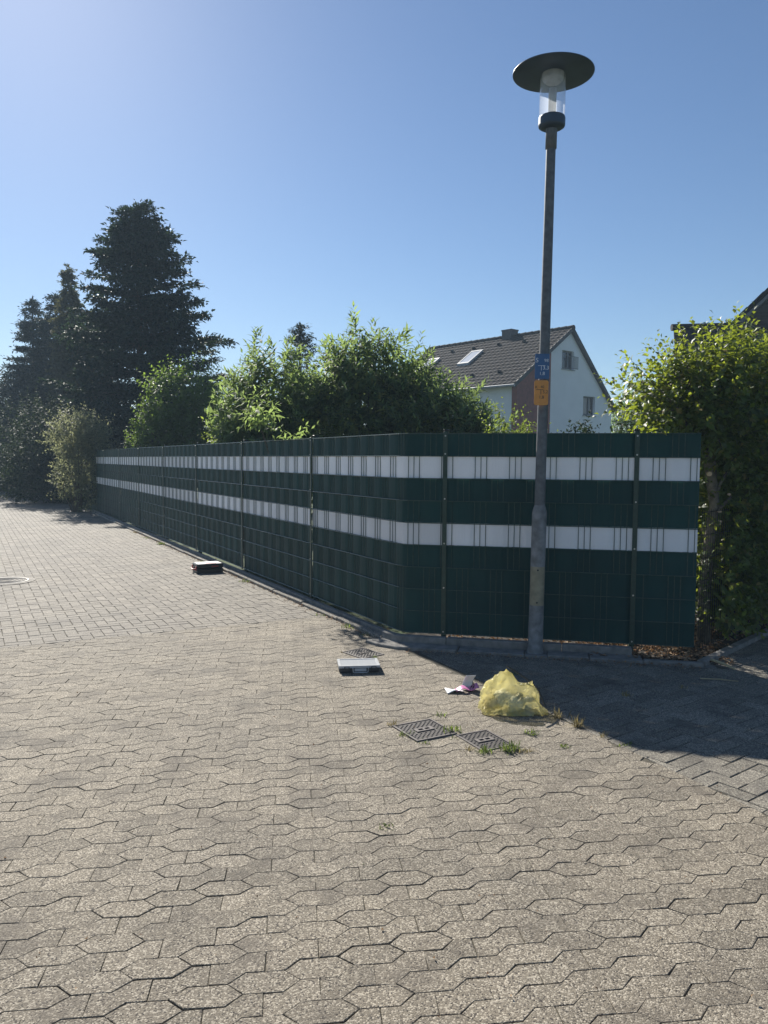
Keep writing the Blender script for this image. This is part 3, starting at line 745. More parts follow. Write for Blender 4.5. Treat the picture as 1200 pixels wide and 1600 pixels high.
# hornbeam hedge at the right; its nearest leaves are leaves of their own
def hornbeam():
    base = (2.93, 6.9, .03)
    root = empty('hornbeam', base, label='overgrown hornbeam hedge with sunlit top spilling over the right fence end', cat='hedge')
    bx, by, bz = base
    E = [((3.35, 7.35, 2.06), (.62, .6, .70)), ((2.62, 7.0, 2.24), (.46, .4, .27)), ((2.95, 7.0, 2.3), (.48, .45, .46)), ((3.95, 7.95, 2.05), (.7, .7, .72)), ((4.7, 8.8, 1.9), (.8, .8, .8)),
         ((3.35, 7.45, 1.25), (.5, .5, .8)), ((3.0, 7.15, 1.5), (.34, .32, .6)), ((2.72, 6.72, 2.0), (.2, .22, .2)), ((3.0, 6.74, .55), (.14, .10, .5)), ((3.02, 6.75, 1.75), (.16, .12, .25)), ((3.1, 6.98, 1.9), (.25, .2, .3)), ((3.9, 8.05, 1.0), (.6, .6, 1.0)), ((4.7, 8.9, 1.0), (.8, .8, 1.0)), ((3.3, 7.3, .55), (.42, .4, .5)), ((3.08, 6.92, .75), (.16, .14, .6)), ((3.35, 7.1, .8), (.3, .2, .7)), ((5.6, 9.8, 1.4), (.9, .9, 1.4))]
    E = [((c[0]-bx, c[1]-by, c[2]-bz), r_) for c, r_ in E]
    P, o = sample_crown(E, 10500, .42, -.0)
    V, F, tn = shoots(P, o, .55, .26, 9, .085, .050, .9, .25, True, .18, 'spiral', .0, .5)
    c1 = np_mesh('crown', V, F, M_HORN, root, tn); c1['kind'] = 'stuff'
    # long outer sprays with single leaves
    me_l = []
    for v in range(4):
        Vl, Fl, _ = leaf_arrays(np.zeros((1, 3)), np.array([[0, 1., 0]]), np.array([[0, 0, 1.]]), np.array([.09*(1+.1*v)]), np.array([.05]), .12+.05*v, True, .5)
        m_ = bpy.data.meshes.new('leaf'); m_.from_pydata(Vl.tolist(), [], Fl.tolist()); m_.materials.append(M_HORN); m_.update(); me_l.append(m_)
    tips = [((2.55, 6.75, 2.15), (-.42, -.12, .12)), ((2.5, 6.72, 2.1), (-.38, -.1, -.05)), ((2.45, 6.7, 2.2), (-.36, -.12, .30)), ((2.6, 6.7, 2.3), (-.30, -.1, .28)), ((2.65, 6.75, 2.35), (-.12, -.05, .48)),
            ((2.8, 6.8, 2.45), (-.05, -.02, .38)), ((2.95, 6.85, 2.5), (.03, .0, .30)), ((3.1, 6.9, 2.5), (.05, 0, .34)), ((3.25, 7.0, 2.5), (.05, -.05, .38)), ((3.4, 7.0, 2.45), (.08, -.05, .42)), ((2.45, 6.6, 2.02), (-.18, -.15, -.10)),
            ((2.75, 6.7, 2.3), (-.15, -.15, .28)), ((2.9, 6.75, 2.35), (0, -.18, .25)), ((3.1, 6.8, 2.3), (.02, -.18, .22)), ((3.3, 6.85, 2.25), (.05, -.2, .24)), ((2.7, 6.6, 2.1), (-.12, -.15, .12)), ((2.95, 6.65, 2.1), (0, -.15, .12)), ((3.2, 6.8, 1.9), (.05, -.18, .05)),
            ((3.05, 6.85, 1.7), (.0, -.15, -.05)), ((3.3, 6.95, 1.5), (.05, -.15, -.05)), ((2.9, 6.7, 1.85), (-.02, -.12, -.1))]
    count = 0
    for b_, d_ in tips:
        b_ = Vector(b_) - Vector(base); d_ = Vector(d_); L_ = d_.length
        tw = MB(); tw.tube([b_ - d_*.6, b_ + d_*.4, b_ + d_], [.006, .004, .0015], 4); tw.build('twig', M_BARK, root)
        nl_ = 14
        for i in range(nl_):
            if count >= 300: break
            f = -.35 + 1.35*i/(nl_-1); pos = b_ + d_*f + Vector((random.gauss(0, .012), random.gauss(0, .012), random.gauss(0, .012)))
            side = d_.normalized().cross(Vector((0, -.3, 1))).normalized()*(1 if i % 2 else -1)
            ld = (d_.normalized()*.55 + side + Vector((random.gauss(0, .25), random.gauss(0, .25), -.25+random.gauss(0, .25)))).normalized()
            up_ = (Vector((0, 0, 1)) + Vector((random.gauss(0, .45), random.gauss(0, .45), 0))).normalized()
            xx = ld.cross(up_).normalized(); zz = xx.cross(ld)
            o_ = bpy.data.objects.new('leaf', me_l[count % 4]); link(o_, root)
            sc = random.uniform(.75, 1.15)*(1 - .35*max(0, f)**2)
            M4 = Matrix(((xx.x, ld.x, zz.x, 0), (xx.y, ld.y, zz.y, 0), (xx.z, ld.z, zz.z, 0), (0, 0, 0, 1)))
            o_.matrix_local = Matrix.Translation(pos) @ M4 @ Matrix.Scale(sc, 4)
            count += 1
    tk = MB()
    tk.tube([(-.04, -.06, -.1), (-.05, -.06, .4), (-.02, -.05, .9), (.02, -.04, 1.25), (-.03, -.03, 1.6), (.02, .0, 1.95), (.05, .05, 2.3)], [.060, .054, .047, .043, .052, .040, .02], 12)
    for a_, b_ in (((.0, -.05, 1.3), (.12, -.05, 1.55)), ((-.02, -.03, 1.65), (-.35, -.02, 2.1)), ((0, 0, 1.8), (.3, .2, 2.3)), ((.01, -.04, 1.15), (.16, -.06, 1.32))):
        tk.tube([a_, tuple(Vector(a_).lerp(Vector(b_), .5)), b_], [.022, .017, .010], 7)
    tk.build('trunk', M_BARKL, root, smooth=True)
    for p_, r_ in (((.13, -.09, 1.34), .011), ((.035, -.125, 1.19), .013), ((.045, -.118, 1.10), .012), ((-.06, -.11, 1.52), .02)):
        st = MB(); st.tube([(p_[0], p_[1]+.03, p_[2]), p_], r_, 8); st.build('cut_stub', M_CUTWOOD, root)
hornbeam()
for (x, y) in ((3.75, 7.75), (4.4, 8.5)):
    pass

# ------------------------------------------------------------------ privacy fence
fence = empty('privacy_fence', (float(C0[0]), float(C0[1]), 0), label='long green privacy fence with two white stripes, bent round the corner', cat='fence')
FX, FY = float(C0[0]), float(C0[1])
Z0, ROW = .09, .2
post_s = [-2.12-2.51*k for k in range(7)][::-1] + [.36, 1.99]
end_s = [-18.75] + post_s + [2.51]
def strip(s0, s1, row, phase):
    n = int((s1-s0)/.0125); ss = np.linspace(s0, s1, n); V = []; T = []
    z0 = Z0 + ROW*(8-row) - .004; z1 = z0 + .208
    for s_ in ss:
        q = math.sin(2*math.pi*s_/.3 + phase); o = .0060*math.tanh(2.6*q)/math.tanh(2.6)
        x, y = pt(s_, o); V += [(x-FX, y-FY, z0), (x-FX, y-FY, z1)]
    F = np.array([[2*i, 2*i+2, 2*i+3, 2*i+1] for i in range(n-1)])
    return V, F
for a_, b_ in zip(end_s[:-1], end_s[1:]):
    s0 = a_+.012; s1 = b_-.012
    for row in range(9):
        V, F = strip(s0, s1, row, (math.pi if row % 3 == 1 and row > 2 else 0) + (math.pi if row % 2 else 0))
        white = row in (1, 4)
        o = np_mesh('privacy_strip', V, F, M_STRIPW if white else M_STRIPG, fence, smooth=True)
        if white and a_ == end_s[0]: pass
    wm = MB()
    nv = int((s1-s0)/.05)
    for i in range(nv+1):                         # upright wires, 5 cm apart
        s_ = s0 + .0 + (s1-s0)*i/nv if False else (math.ceil(s0/.05)+i)*.05 + .025
        if s_ > s1: break
        x, y = pt(s_, 0); wm.tube([(x-FX, y-FY, Z0-.012), (x-FX, y-FY, Z0+9*ROW+.012)], .003, 4, cap=False)
    dense = 24 if a_ < 0 < b_ else 2
    for r_ in range(10):
        for off in (.0175, -.0135):
            ss = np.linspace(s0, s1, dense)
            wm.tube([(pt(s_, off)[0]-FX, pt(s_, off)[1]-FY, Z0+ROW*r_) for s_ in ss], .0044, 6, cap=False)
    wm.build('wire_mesh', M_WIRE, fence, tint=False)
for s_ in post_s + [-18.75]:
    (x, y), n_ = (pt(s_, -.045), path(s_)[1]); ang = math.atan2(n_[1], n_[0]) + math.pi/2
    Mx = Matrix.Translation((x-FX, y-FY, 0)) @ Matrix.Rotation(ang, 4, 'Z')
    mb = MB(); mb.rbox((-.02, -.03, -.05), (.02, .03, 1.915), .004, M=Mx); p = mb.build('post', M_POST, fence, tint=False)
    mb = MB(); mb.rbox((-.024, -.034, 1.916), (.024, .034, 1.930), .004, M=Mx); mb.build('post_cap', M_BLACKP, p, tint=False)
    mb = MB(); mb.rbox((-.020, -.070, Z0-.02), (.020, -.064, 1.905), .002, M=Mx); mb.build('cover_bar', M_POST, p, tint=False)
    for k in range(6):
        zb = Z0 + .02 + k*.4 if k < 5 else 1.66+.0
        if k == 5: zb = 1.87
        bo = MB(); c = Mx @ Vector((0, -.0705, zb)); d = Mx.to_3x3() @ Vector((0, -1, 0))
        bo.tube([c, c + d*.005], [.0075, .006], 8); bo.build('bolt', M_BOLT, p, tint=False)

# wire mesh fence without strips that goes on to the right of the privacy fence
wf = empty('wire_fence', (2.68, 6.46, 0), label='dark wire mesh fence without strips in front of the hedge trunk', cat='fence')
d2 = E_D; m = MB()
for i in range(49):
    p_ = d2*.05*i; m.tube([(p_[0], p_[1], .05), (p_[0], p_[1], 1.25)], .0026, 4, cap=False)
for r_ in range(7): m.tube([(0, 0, .06+.195*r_), (float(d2[0]*2.4), float(d2[1]*2.4), .06+.195*r_)], .0036, 4, cap=False)
m.build('wire_mesh', M_DWIRE, wf, tint=False)
for t_ in (.92, 2.4):
    Mx = Matrix.Translation((float(d2[0]*t_), float(d2[1]*t_)+.04, 0)) @ Matrix.Rotation(math.atan2(d2[1], d2[0]), 4, 'Z')
    m = MB(); m.rbox((-.03, -.02, -.02), (.03, .02, 1.32), .004, M=Mx); m.build('post', M_DWIRE, wf, tint=False)

# ------------------------------------------------------------------ street lamp and its signs
lamp = empty('street_lamp', (1.304, 6.503, 0), label='grey street lamp with flat disc hat and glass cylinder by the fence corner', cat='street lamp')
lamp.rotation_euler = (0, R(.62), 0)
m = MB(); m.lathe([(.071, -.02), (.071, .03), (.0635, .05), (.0615, .42), (.0615, 1.215), (.058, 1.235), (.046, 1.275), (.045, 1.28)], 28); m.build('pole_base', M_POLEB, lamp, smooth=True)
m = MB(); m.lathe([(.0445, 1.27), (.042, 2.6), (.0385, 4.20), (.0385, 4.21), (.046, 4.212), (.046, 4.375)], 28); m.build('pole', M_POLE, lamp, smooth=True)
hm = MB(); V = []; n = 9                     # access hatch: curved plate on the front of the base
for z in (.43, .76):
    for r_ in (.0618, .0665):
        for k in range(n):
            t_ = R(-90-12) + R(-62 + 124*k/(n-1)); V.append((r_*math.cos(t_), r_*math.sin(t_), z))
F = []
for k in range(n-1): F += [(n+k, n+k+1, 3*n+k+1, 3*n+k), (2*n+k, 2*n+k+1, 3*n+k+1, 3*n+k), (k, k+1, n+k+1, n+k)]
F += [(0, n, 3*n, 2*n), (n-1, 2*n-1, 4*n-1, 3*n-1)]
hm.add(V, F); hatch = hm.build('access_hatch', M_HATCH, lamp, tint=False)
for z in (.457, .733):
    m = MB(); t_ = R(-100); m.tube([(.066*math.cos(t_), .066*math.sin(t_), z), (.0695*math.cos(t_), .0695*math.sin(t_), z)], .008, 10); m.build('lock_screw', M_DWIRE, hatch, tint=False)
m = MB(); m.lathe([(.044, 4.366), (.085, 4.372), (.105, 4.384), (.109, 4.395), (.109, 4.450), (.104, 4.462), (.0, 4.462)], 32); m.build('lamp_socket', M_HAT, lamp, smooth=False)
m = MB(); m.lathe([(.104, 4.464), (.104, 4.80)], 40); m.build('glass_cylinder', M_LGLASS, lamp, smooth=True)
m = MB(); m.lathe([(.0, 4.463), (.030, 4.463), (.033, 4.64), (.030, 4.69), (.0, 4.695)], 20); m.build('bulb', M_LGREY, lamp, smooth=True)
m = MB(); m.lathe([(.0, 4.735), (.06, 4.735), (.085, 4.76), (.088, 4.806), (.0, 4.806)], 32); m.build('reflector', M_LGREY, lamp, smooth=False)
m = MB(); m.lathe([(.0, 4.808), (.12, 4.808), (.321, 4.803), (.328, 4.806), (.328, 4.812), (.22, 4.842), (.08, 4.865), (.0, 4.868)], 72); m.build('lamp_hat', M_HAT, lamp, smooth=True)
def text(body, size, loc, parent, m, sx=1.0):
    cu = bpy.data.curves.new('lettering', 'FONT'); cu.body = body; cu.size = size; cu.extrude = .0004
    cu.align_x = 'CENTER'; cu.align_y = 'CENTER'; cu.materials.append(m)
    o = bpy.data.objects.new('lettering', cu); link(o, parent); o.location = loc; o.rotation_euler = (R(90), 0, 0)
    dg = bpy.context.evaluated_depsgraph_get(); me = bpy.data.meshes.new_from_object(o.evaluated_get(dg))
    o2 = bpy.data.objects.new('lettering', me); link(o2, parent); o2.location = loc; o2.rotation_euler = (R(90), 0, 0)
    bpy.data.objects.remove(o); o2.name = 'lettering'
    return o2
def sign(name, label, z, wd, ht, m, ink, words, x, yaw, rad, bar):
    r0 = empty(name, (x, 6.503-.062, z), yaw, label=label, cat='sign')
    q = []
    for cx, cz, a0 in ((wd/2-rad, ht/2-rad, 0), (-wd/2+rad, ht/2-rad, 90), (-wd/2+rad, -ht/2+rad, 180), (wd/2-rad, -ht/2+rad, 270)):
        for k in range(5): t_ = R(a0+22.5*k); q.append((cx+rad*math.cos(t_), cz+rad*math.sin(t_)))
    n = len(q); V = [(a, -.004, b) for a, b in q] + [(a, .0, b) for a, b in q]
    F = [tuple(range(n)), tuple(range(2*n-1, n-1, -1))] + [(i, n+i, n+(i+1) % n, (i+1) % n) for i in range(n)]
    np_mesh('sign_plate', V, F, m, r0)
    for t_, s_, px, pz in words: text(t_, s_, (px, -.0048, pz), r0, ink)
    b = MB()
    b.box((bar[0], -.0055, bar[3]), (bar[1], -.0042, bar[3]+.0035)); b.box((bar[2]-.002, -.0055, bar[4]), (bar[2]+.002, -.0042, bar[3]-.0001))
    b.build('pipe_symbol', ink, r0, tint=False)
    st = MB()
    for zz in (ht*.3, -ht*.3): st.lathe([(.0455, zz-.008), (.0475, zz-.008), (.0475, zz+.008), (.0455, zz+.008)], 20, c=(.0+.018, .062))
    st.build('strap', M_GUT, r0, tint=False)
    return r0
sign('blue_sign', 'blue enamel valve sign with white figures, upper of two on the lamp post', 2.435, .118, .205, M_BLUE, M_INKW,
     (('S', .052, -.043, .0485), ('98', .036, .034, .0465), ('3,3', .043, .031, -.013), ('1,8', .038, .0, -.060)), 1.3305-.029, R(-2), .006, (-.034, .026, -.0066, .0037, -.0335))
for o in bpy.data.objects:
    pass
sign('orange_sign', 'orange enamel valve sign with dark figures, lower of two on the lamp post', 2.218, .116, .205, M_YEL, M_INKB,
     (('K', .031, -.041, .0447), ('40', .030, .008, .0475), ('5,2', .036, .033, .006), ('1,8', .036, .002, -.038)), 1.3275-.029, R(-2), .016, (-.041, .0167, -.0035, .0235, -.014))

# ------------------------------------------------------------------ white house
Gx, Gy = 9.01, 38.0
g2 = np.array([.756, .655]); r2 = np.array([-.655, .756])     # along the gable, along the ridge
house = empty('white_house', (Gx, Gy, 0), label='white house with dark tiled roof, skylights and a tall gable behind the bushes', cat='house')
def H3(s_, t_, z): q = g2*s_ + r2*t_; return (float(q[0]), float(q[1]), z)
RZ, EL, ER, TL = 8.13, -4.2, 3.86, 9.6
zl, zr = 5.22, 4.42
def solid(name, P, F, m_, parent): return np_mesh(name, P, F, m_, parent)
def wall_with_holes(name, s0, s1, holes, topf, parent, m_, t_=0.0, th=.24):
    """gable wall as columns between hole edges, real openings"""
    xs = sorted({s0, s1, *([0.0] if s0 < 0 < s1 else []), *[h for q in holes for h in q[:2]]}); mb = MB()
    for a_, b_ in zip(xs[:-1], xs[1:]):
        hs = [q for q in holes if q[0] <= a_+1e-6 and q[1] >= b_-1e-6]
        segs = [(-.1, None)]
        if hs: segs = [(-.1, hs[0][2]), (hs[0][3], None)]
        for z0, z1 in segs:
            za, zb = (topf(a_), topf(b_)) if z1 is None else (z1, z1)
            V = [H3(a_, t_, z0), H3(b_, t_, z0), H3(b_, t_, zb), H3(a_, t_, za), H3(a_, t_+th, z0), H3(b_, t_+th, z0), H3(b_, t_+th, zb), H3(a_, t_+th, za)]
            mb.add(V, [(0,1,2,3),(7,6,5,4),(0,4,5,1),(1,5,6,2),(2,6,7,3),(3,7,4,0)])
    return mb.build(name, m_, parent, tint=False)
topf = lambda s_: (RZ - .10 + (zl-RZ)*(s_/EL)) if s_ < 0 else (RZ - .10 + (zr-RZ)*(s_/ER))
W1 = (-.60, .36, 6.14, 7.03); W2 = (1.22, 2.24, 3.98, 4.93)
wall_with_holes('gable_wall', -1.52, ER-.12, [W1, W2], topf, house, M_WHITE)
wall_with_holes('red_cladding', EL+.2, -1.525, [], topf, house, M_RED, -.05, .3)
m = MB(); V = [H3(EL+.25, .02, -.1), H3(EL+.25, TL, -.1), H3(EL+.25, TL, zl-.02), H3(EL+.25, .02, zl-.02), H3(EL+.45, .02, -.1), H3(EL+.45, TL, -.1), H3(EL+.45, TL, zl), H3(EL+.45, .02, zl)]
m.add(V, [(0,1,2,3),(7,6,5,4),(0,4,5,1),(1,5,6,2),(2,6,7,3),(3,7,4,0)]); m.build('front_wall', M_WHITE, house, tint=False)
m = MB(); V = [H3(ER-.3, .25, -.1), H3(ER-.3, TL, -.1), H3(ER-.3, TL, zr), H3(ER-.3, .25, zr), H3(EL+.46, TL-.2, -.1), H3(EL+.46, TL-.2, zl), H3(0, TL-.2, RZ-.2), H3(ER-.31, TL-.2, zr), H3(ER-.31, TL-.2, -.1)]
m.add(V, [(0,1,2,3),(4,5,6,7,8)]); m.build('rear_wall', M_WHITE, house, tint=False)
def window(wd, curtain, rail):
    a_, b_, z0, z1 = wd
    fr = MB(); d = .13
    for (sa, sb, za, zb) in ((a_, a_+.07, z0, z1), (b_-.07, b_, z0, z1), (a_+.07, b_-.07, z0, z0+.07), (a_+.07, b_-.07, z1-.07, z1)) + (((a_+b_)/2-.03+.12, (a_+b_)/2+.03+.12, z0+.07, z1-.07),):
        V = [H3(sa, d, za), H3(sb, d, za), H3(sb, d, zb), H3(sa, d, zb), H3(sa, d+.07, za), H3(sb, d+.07, za), H3(sb, d+.07, zb), H3(sa, d+.07, zb)]
        fr.add(V, [(0,1,2,3),(7,6,5,4),(0,4,5,1),(1,5,6,2),(2,6,7,3),(3,7,4,0)])
    w_ = fr.build('window', M_FRAMED, house, tint=False)
    np_mesh('pane', [H3(a_+.07, d+.04, z0+.07), H3(b_-.07, d+.04, z0+.07), H3(b_-.07, d+.04, z1-.07), H3(a_+.07, d+.04, z1-.07)], [[0, 1, 2, 3]], M_PANE if not curtain else M_LGLASS, w_)
    sl = MB(); V = [H3(a_-.06, -.06, z0-.05), H3(b_+.06, -.06, z0-.05), H3(b_+.06, .13, z0-.05), H3(a_-.06, .13, z0-.05), H3(a_-.06, -.06, z0-.012), H3(b_+.06, -.06, z0-.012), H3(b_+.06, .13, z0-.003), H3(a_-.06, .13, z0-.003)]
    sl.add(V, [(0,1,2,3),(7,6,5,4),(0,4,5,1),(1,5,6,2),(2,6,7,3),(3,7,4,0)]); sl.build('sill', M_FRAME, w_, tint=False)
    if curtain:
        V = []; n = 40
        for k in range(n): s_ = a_+.08+(b_-a_-.16)*k/(n-1); t_ = .24+.03*math.sin(k*1.3); V += [H3(s_, t_, z0+.05), H3(s_, t_, z1-.07)]
        np_mesh('curtain', V, [[2*k, 2*k+2, 2*k+3, 2*k+1] for k in range(n-1)], M_CURT, w_)
    else:
        V = []; n = 20          # white blind drawn diagonally in the open half
        for k in range(n): f = k/(n-1); s_ = a_+.09+.42*f; V += [H3(s_, .19, z0+.08), H3(s_, .19, z0+.10+.5*(1-f))]
        np_mesh('curtain', V, [[2*k, 2*k+2, 2*k+3, 2*k+1] for k in range(n-1)], M_PAPER, w_)
    if rail:
        rb = MB()
        for k in range(5): q = H3(b_-.14+.08*k, -.12, 0); rb.tube([(q[0], q[1], z0+.03), (q[0], q[1], z0+.62)], .012, 5)
        rb.tube([H3(a_-.02, -.12, z0+.62), H3(b_+.2, -.12, z0+.62)], .013, 5); rb.tube([H3(a_-.02, -.12, z0+.05), H3(b_+.2, -.12, z0+.05)], .013, 5)
        rb.build('railing', M_FRAMED, w_, tint=False)
window(W1, False, True); window(W2, True, False)
def roof_point(s_, t_, up_=0.0):   # on the slopes
    z = RZ + ((zl-RZ)*(s_/EL) if s_ < 0 else (zr-RZ)*(s_/ER)); return H3(s_, t_, z+up_)
rf = MB(); t0, t1 = -.18, TL+.15
for e_ in (EL-.05, ER+.05):
    V = [roof_point(0, t0), roof_point(0, t1), roof_point(e_, t1), roof_point(e_, t0)]; V += [(x, y, z-.14) for x, y, z in V]
    rf.add(V, [(0,1,2,3),(7,6,5,4),(0,4,5,1),(1,5,6,2),(2,6,7,3),(3,7,4,0)])
roof = rf.build('roof', M_VERGE, house, tint=False)
tl = MB(); nr = 16; nc = 33; slope = math.hypot(EL, RZ-zl)
for i in range(nr):
    for k in range(nc):
        ta = t0-.02 + (t1-t0+.04)*k/nc; tb = t0-.02 + (t1-t0+.04)*(k+1)/nc; sa = EL*1.02*(i+1.12)/nr; sb = EL*1.02*i/nr
        prof = [(0, .030), (.16, .044), (.32, .032), (.55, .016), (.8, .016), (1, .030)]
        V = []
        for f, h_ in prof: V += [roof_point(sa, ta+(tb-ta)*f, h_+.035), roof_point(sb, ta+(tb-ta)*f, h_), roof_point(sa, ta+(tb-ta)*f, h_-.01)]
        F = []
        for q in range(5): F += [(3*q, 3*q+3, 3*q+4, 3*q+1), (3*q+2, 3*q+5, 3*q+3, 3*q)]
        tl.add(V, F, random.random())
o = tl.build('roof_tile', M_TILE, roof); o['kind'] = 'stuff'
rt = MB()
for k in range(24):
    ta = t0-.03+(t1-t0+.06)*k/24
    rt.tube([roof_point(0, ta, .0), roof_point(0, ta+(t1-t0+.06)/24*1.06, .0)], [.14, .115], 10)
o = rt.build('ridge_tile', M_TILE, roof); o['kind'] = 'stuff'
vb = MB()
for e_ in (EL, ER): vb.add([roof_point(0, t0-.02, .06), roof_point(e_*1.02, t0-.02, .06), roof_point(e_*1.02, t0-.02, -.16), roof_point(0, t0-.02, -.16), roof_point(0, t0+.04, .06), roof_point(e_*1.02, t0+.04, .06), roof_point(e_*1.02, t0+.04, -.16), roof_point(0, t0+.04, -.16)], [(0,1,2,3),(7,6,5,4),(0,4,5,1),(1,5,6,2),(2,6,7,3),(3,7,4,0)])
vb.build('verge_board', M_VERGE, roof, tint=False)
gt = MB(); gt.tube([H3(EL-.14, t0, zl-.14), H3(EL-.14, t1, zl-.14)], .065, 10); gt.build('gutter', M_GUT, roof, tint=False)
ch = MB(); c1 = H3(.0, 3.78, 0); Mx = Matrix.Translation((c1[0], c1[1], 0)) @ Matrix.Rotation(math.atan2(.655, .756), 4, 'Z')
ch.box((-.27, -.32, 7.6), (.27, .32, 8.43), M=Mx); ch.box((-.295, -.345, 8.432), (.295, .345, 8.50), M=Mx); ch.build('chimney', M_CHIM, house, tint=False)
for (tc, sc) in ((4.95, -1.72), (7.9, -1.95)):        # roof windows
    sk = MB(); a_, b_, wd_ = sc+.52, sc-.62, .40
    def rp(s_, t_, u): return roof_point(s_, t_, u)
    for (sa, sb, ta, tb) in ((a_, b_, tc-wd_, tc-wd_+.08), (a_, b_, tc+wd_-.08, tc+wd_), (a_, a_-.1, tc-wd_+.08, tc+wd_-.08), (b_+.1, b_, tc-wd_+.08, tc+wd_-.08)):
        V = [rp(sa, ta, .0), rp(sb, ta, .0), rp(sb, tb, .0), rp(sa, tb, .0), rp(sa, ta, .17), rp(sb, ta, .17), rp(sb, tb, .17), rp(sa, tb, .17)]
        sk.add(V, [(0,1,2,3),(7,6,5,4),(0,4,5,1),(1,5,6,2),(2,6,7,3),(3,7,4,0)])
    s_o = sk.build('skylight', M_FRAME, house, tint=False)
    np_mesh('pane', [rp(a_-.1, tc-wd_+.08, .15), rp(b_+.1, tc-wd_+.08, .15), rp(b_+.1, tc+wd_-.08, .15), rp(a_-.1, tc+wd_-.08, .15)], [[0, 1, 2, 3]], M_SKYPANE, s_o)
for (tc, sc) in ((1.6, -3.35), (3.3, -3.4), (2.2, -.8), (3.9, -.75), (5.6, -.8), (7.2, -.8), (8.6, -.9)):
    v = MB(); q = roof_point(sc, tc, .05); v.rbox((q[0]-.09, q[1]-.09, q[2]-.02), (q[0]+.09, q[1]+.09, q[2]+.11), .03); v.build('vent_tile', M_TILE, roof, tint=False)

# ------------------------------------------------------------------ dark brick house on the right
HB_A = R(-25)
hb = empty('brick_house', (8.95, 20.2, 0), HB_A, label='dark brick house gable with a tiled side roof behind the hedge at right', cat='house')
def line_z(x): return 4.97 + (x-8.95)*.985           # underside of the verge over the gable, 20 m away
def B3(x, y, z): return (x-8.95, y-20.2, z)
def BW(x, y, z):
    dx, dy = x-8.95, y-20.2; c_, s_ = math.cos(-HB_A), math.sin(-HB_A)
    return (dx*c_ - dy*s_, dx*s_ + dy*c_, z)
m = MB(); V = [B3(8.95, 20.2, -.1), B3(13.5, 20.2, -.1), B3(13.5, 20.2, line_z(13.5)), B3(8.95, 20.2, line_z(8.95)), B3(8.95, 20.5, -.1), B3(13.5, 20.5, -.1), B3(13.5, 20.5, line_z(13.5)), B3(8.95, 20.5, line_z(8.95))]
m.add(V, [(0,1,2,3),(7,6,5,4),(0,4,5,1),(1,5,6,2),(2,6,7,3),(3,7,4,0)]); bw = m.build('gable_wall', M_MORTAR, hb, tint=False)
bm_ = MB(); bm_.box((-.117, -.016, -.031), (.117, .004, .031)); proto = None; cnt = 0; rest = MB()
for r_ in range(0, 44):
    z = 3.2 + r_*.075
    for c_ in range(0, 20):
        x = 9.0 + c_*.247 + (.1235 if r_ % 2 else 0)
        if z + .05 > line_z(x-.12) or x > 10.7: continue
        if cnt < 300 and x < 10.2 and z > 3.6:
            if proto is None: proto = bm_.build('brick', M_DBRICK, bw, tint=False); o = proto
            else: o = proto.copy(); link(o, bw)
            o.location = B3(x, 20.2-.004, z); cnt += 1
        else: rest.box(B3(x-.117, 20.184, z-.031), B3(x+.117, 20.204, z+.031), random.random())
o = rest.build('brickwork', M_DBRICK, bw); o['kind'] = 'stuff'
rr = MB(); nn_ = math.hypot(1, .985)
def slab(mb, x0, x1, d0, d1, y0, y1):
    V = [B3(x0, y0, line_z(x0)+d0), B3(x1, y0, line_z(x1)+d0), B3(x1, y0, line_z(x1)+d1), B3(x0, y0, line_z(x0)+d1), B3(x0, y1, line_z(x0)+d0), B3(x1, y1, line_z(x1)+d0), B3(x1, y1, line_z(x1)+d1), B3(x0, y1, line_z(x0)+d1)]
    mb.add(V, [(0,1,2,3),(7,6,5,4),(0,4,5,1),(1,5,6,2),(2,6,7,3),(3,7,4,0)])
slab(rr, 8.6, 13.8, .10, .22, 20.0, 30.0); roofb = rr.build('roof', M_TILE2, hb, tint=False)
bb = MB(); slab(bb, 8.6, 13.8, .0, .098, 19.96, 20.18); bb.build('barge_board', M_BARGE, roofb, tint=False)
for k in range(12):
    vt = MB(); x0 = 8.55+k*.36; 
    V = [B3(x0, 19.90, line_z(x0)+.15), B3(x0+.40, 19.90, line_z(x0+.40)+.235), B3(x0+.40, 20.2, line_z(x0+.40)+.235), B3(x0, 20.2, line_z(x0)+.235-.02), B3(x0, 19.90, line_z(x0)+.25), B3(x0+.40, 19.90, line_z(x0+.40)+.30-.03), B3(x0+.40, 20.2, line_z(x0+.40)+.27), B3(x0, 20.2, line_z(x0)+.30)]
    vt.add(V, [(0,1,2,3),(7,6,5,4),(0,4,5,1),(1,5,6,2),(2,6,7,3),(3,7,4,0)]); vt.build('verge_tile', M_TILE2, roofb, tint=False)
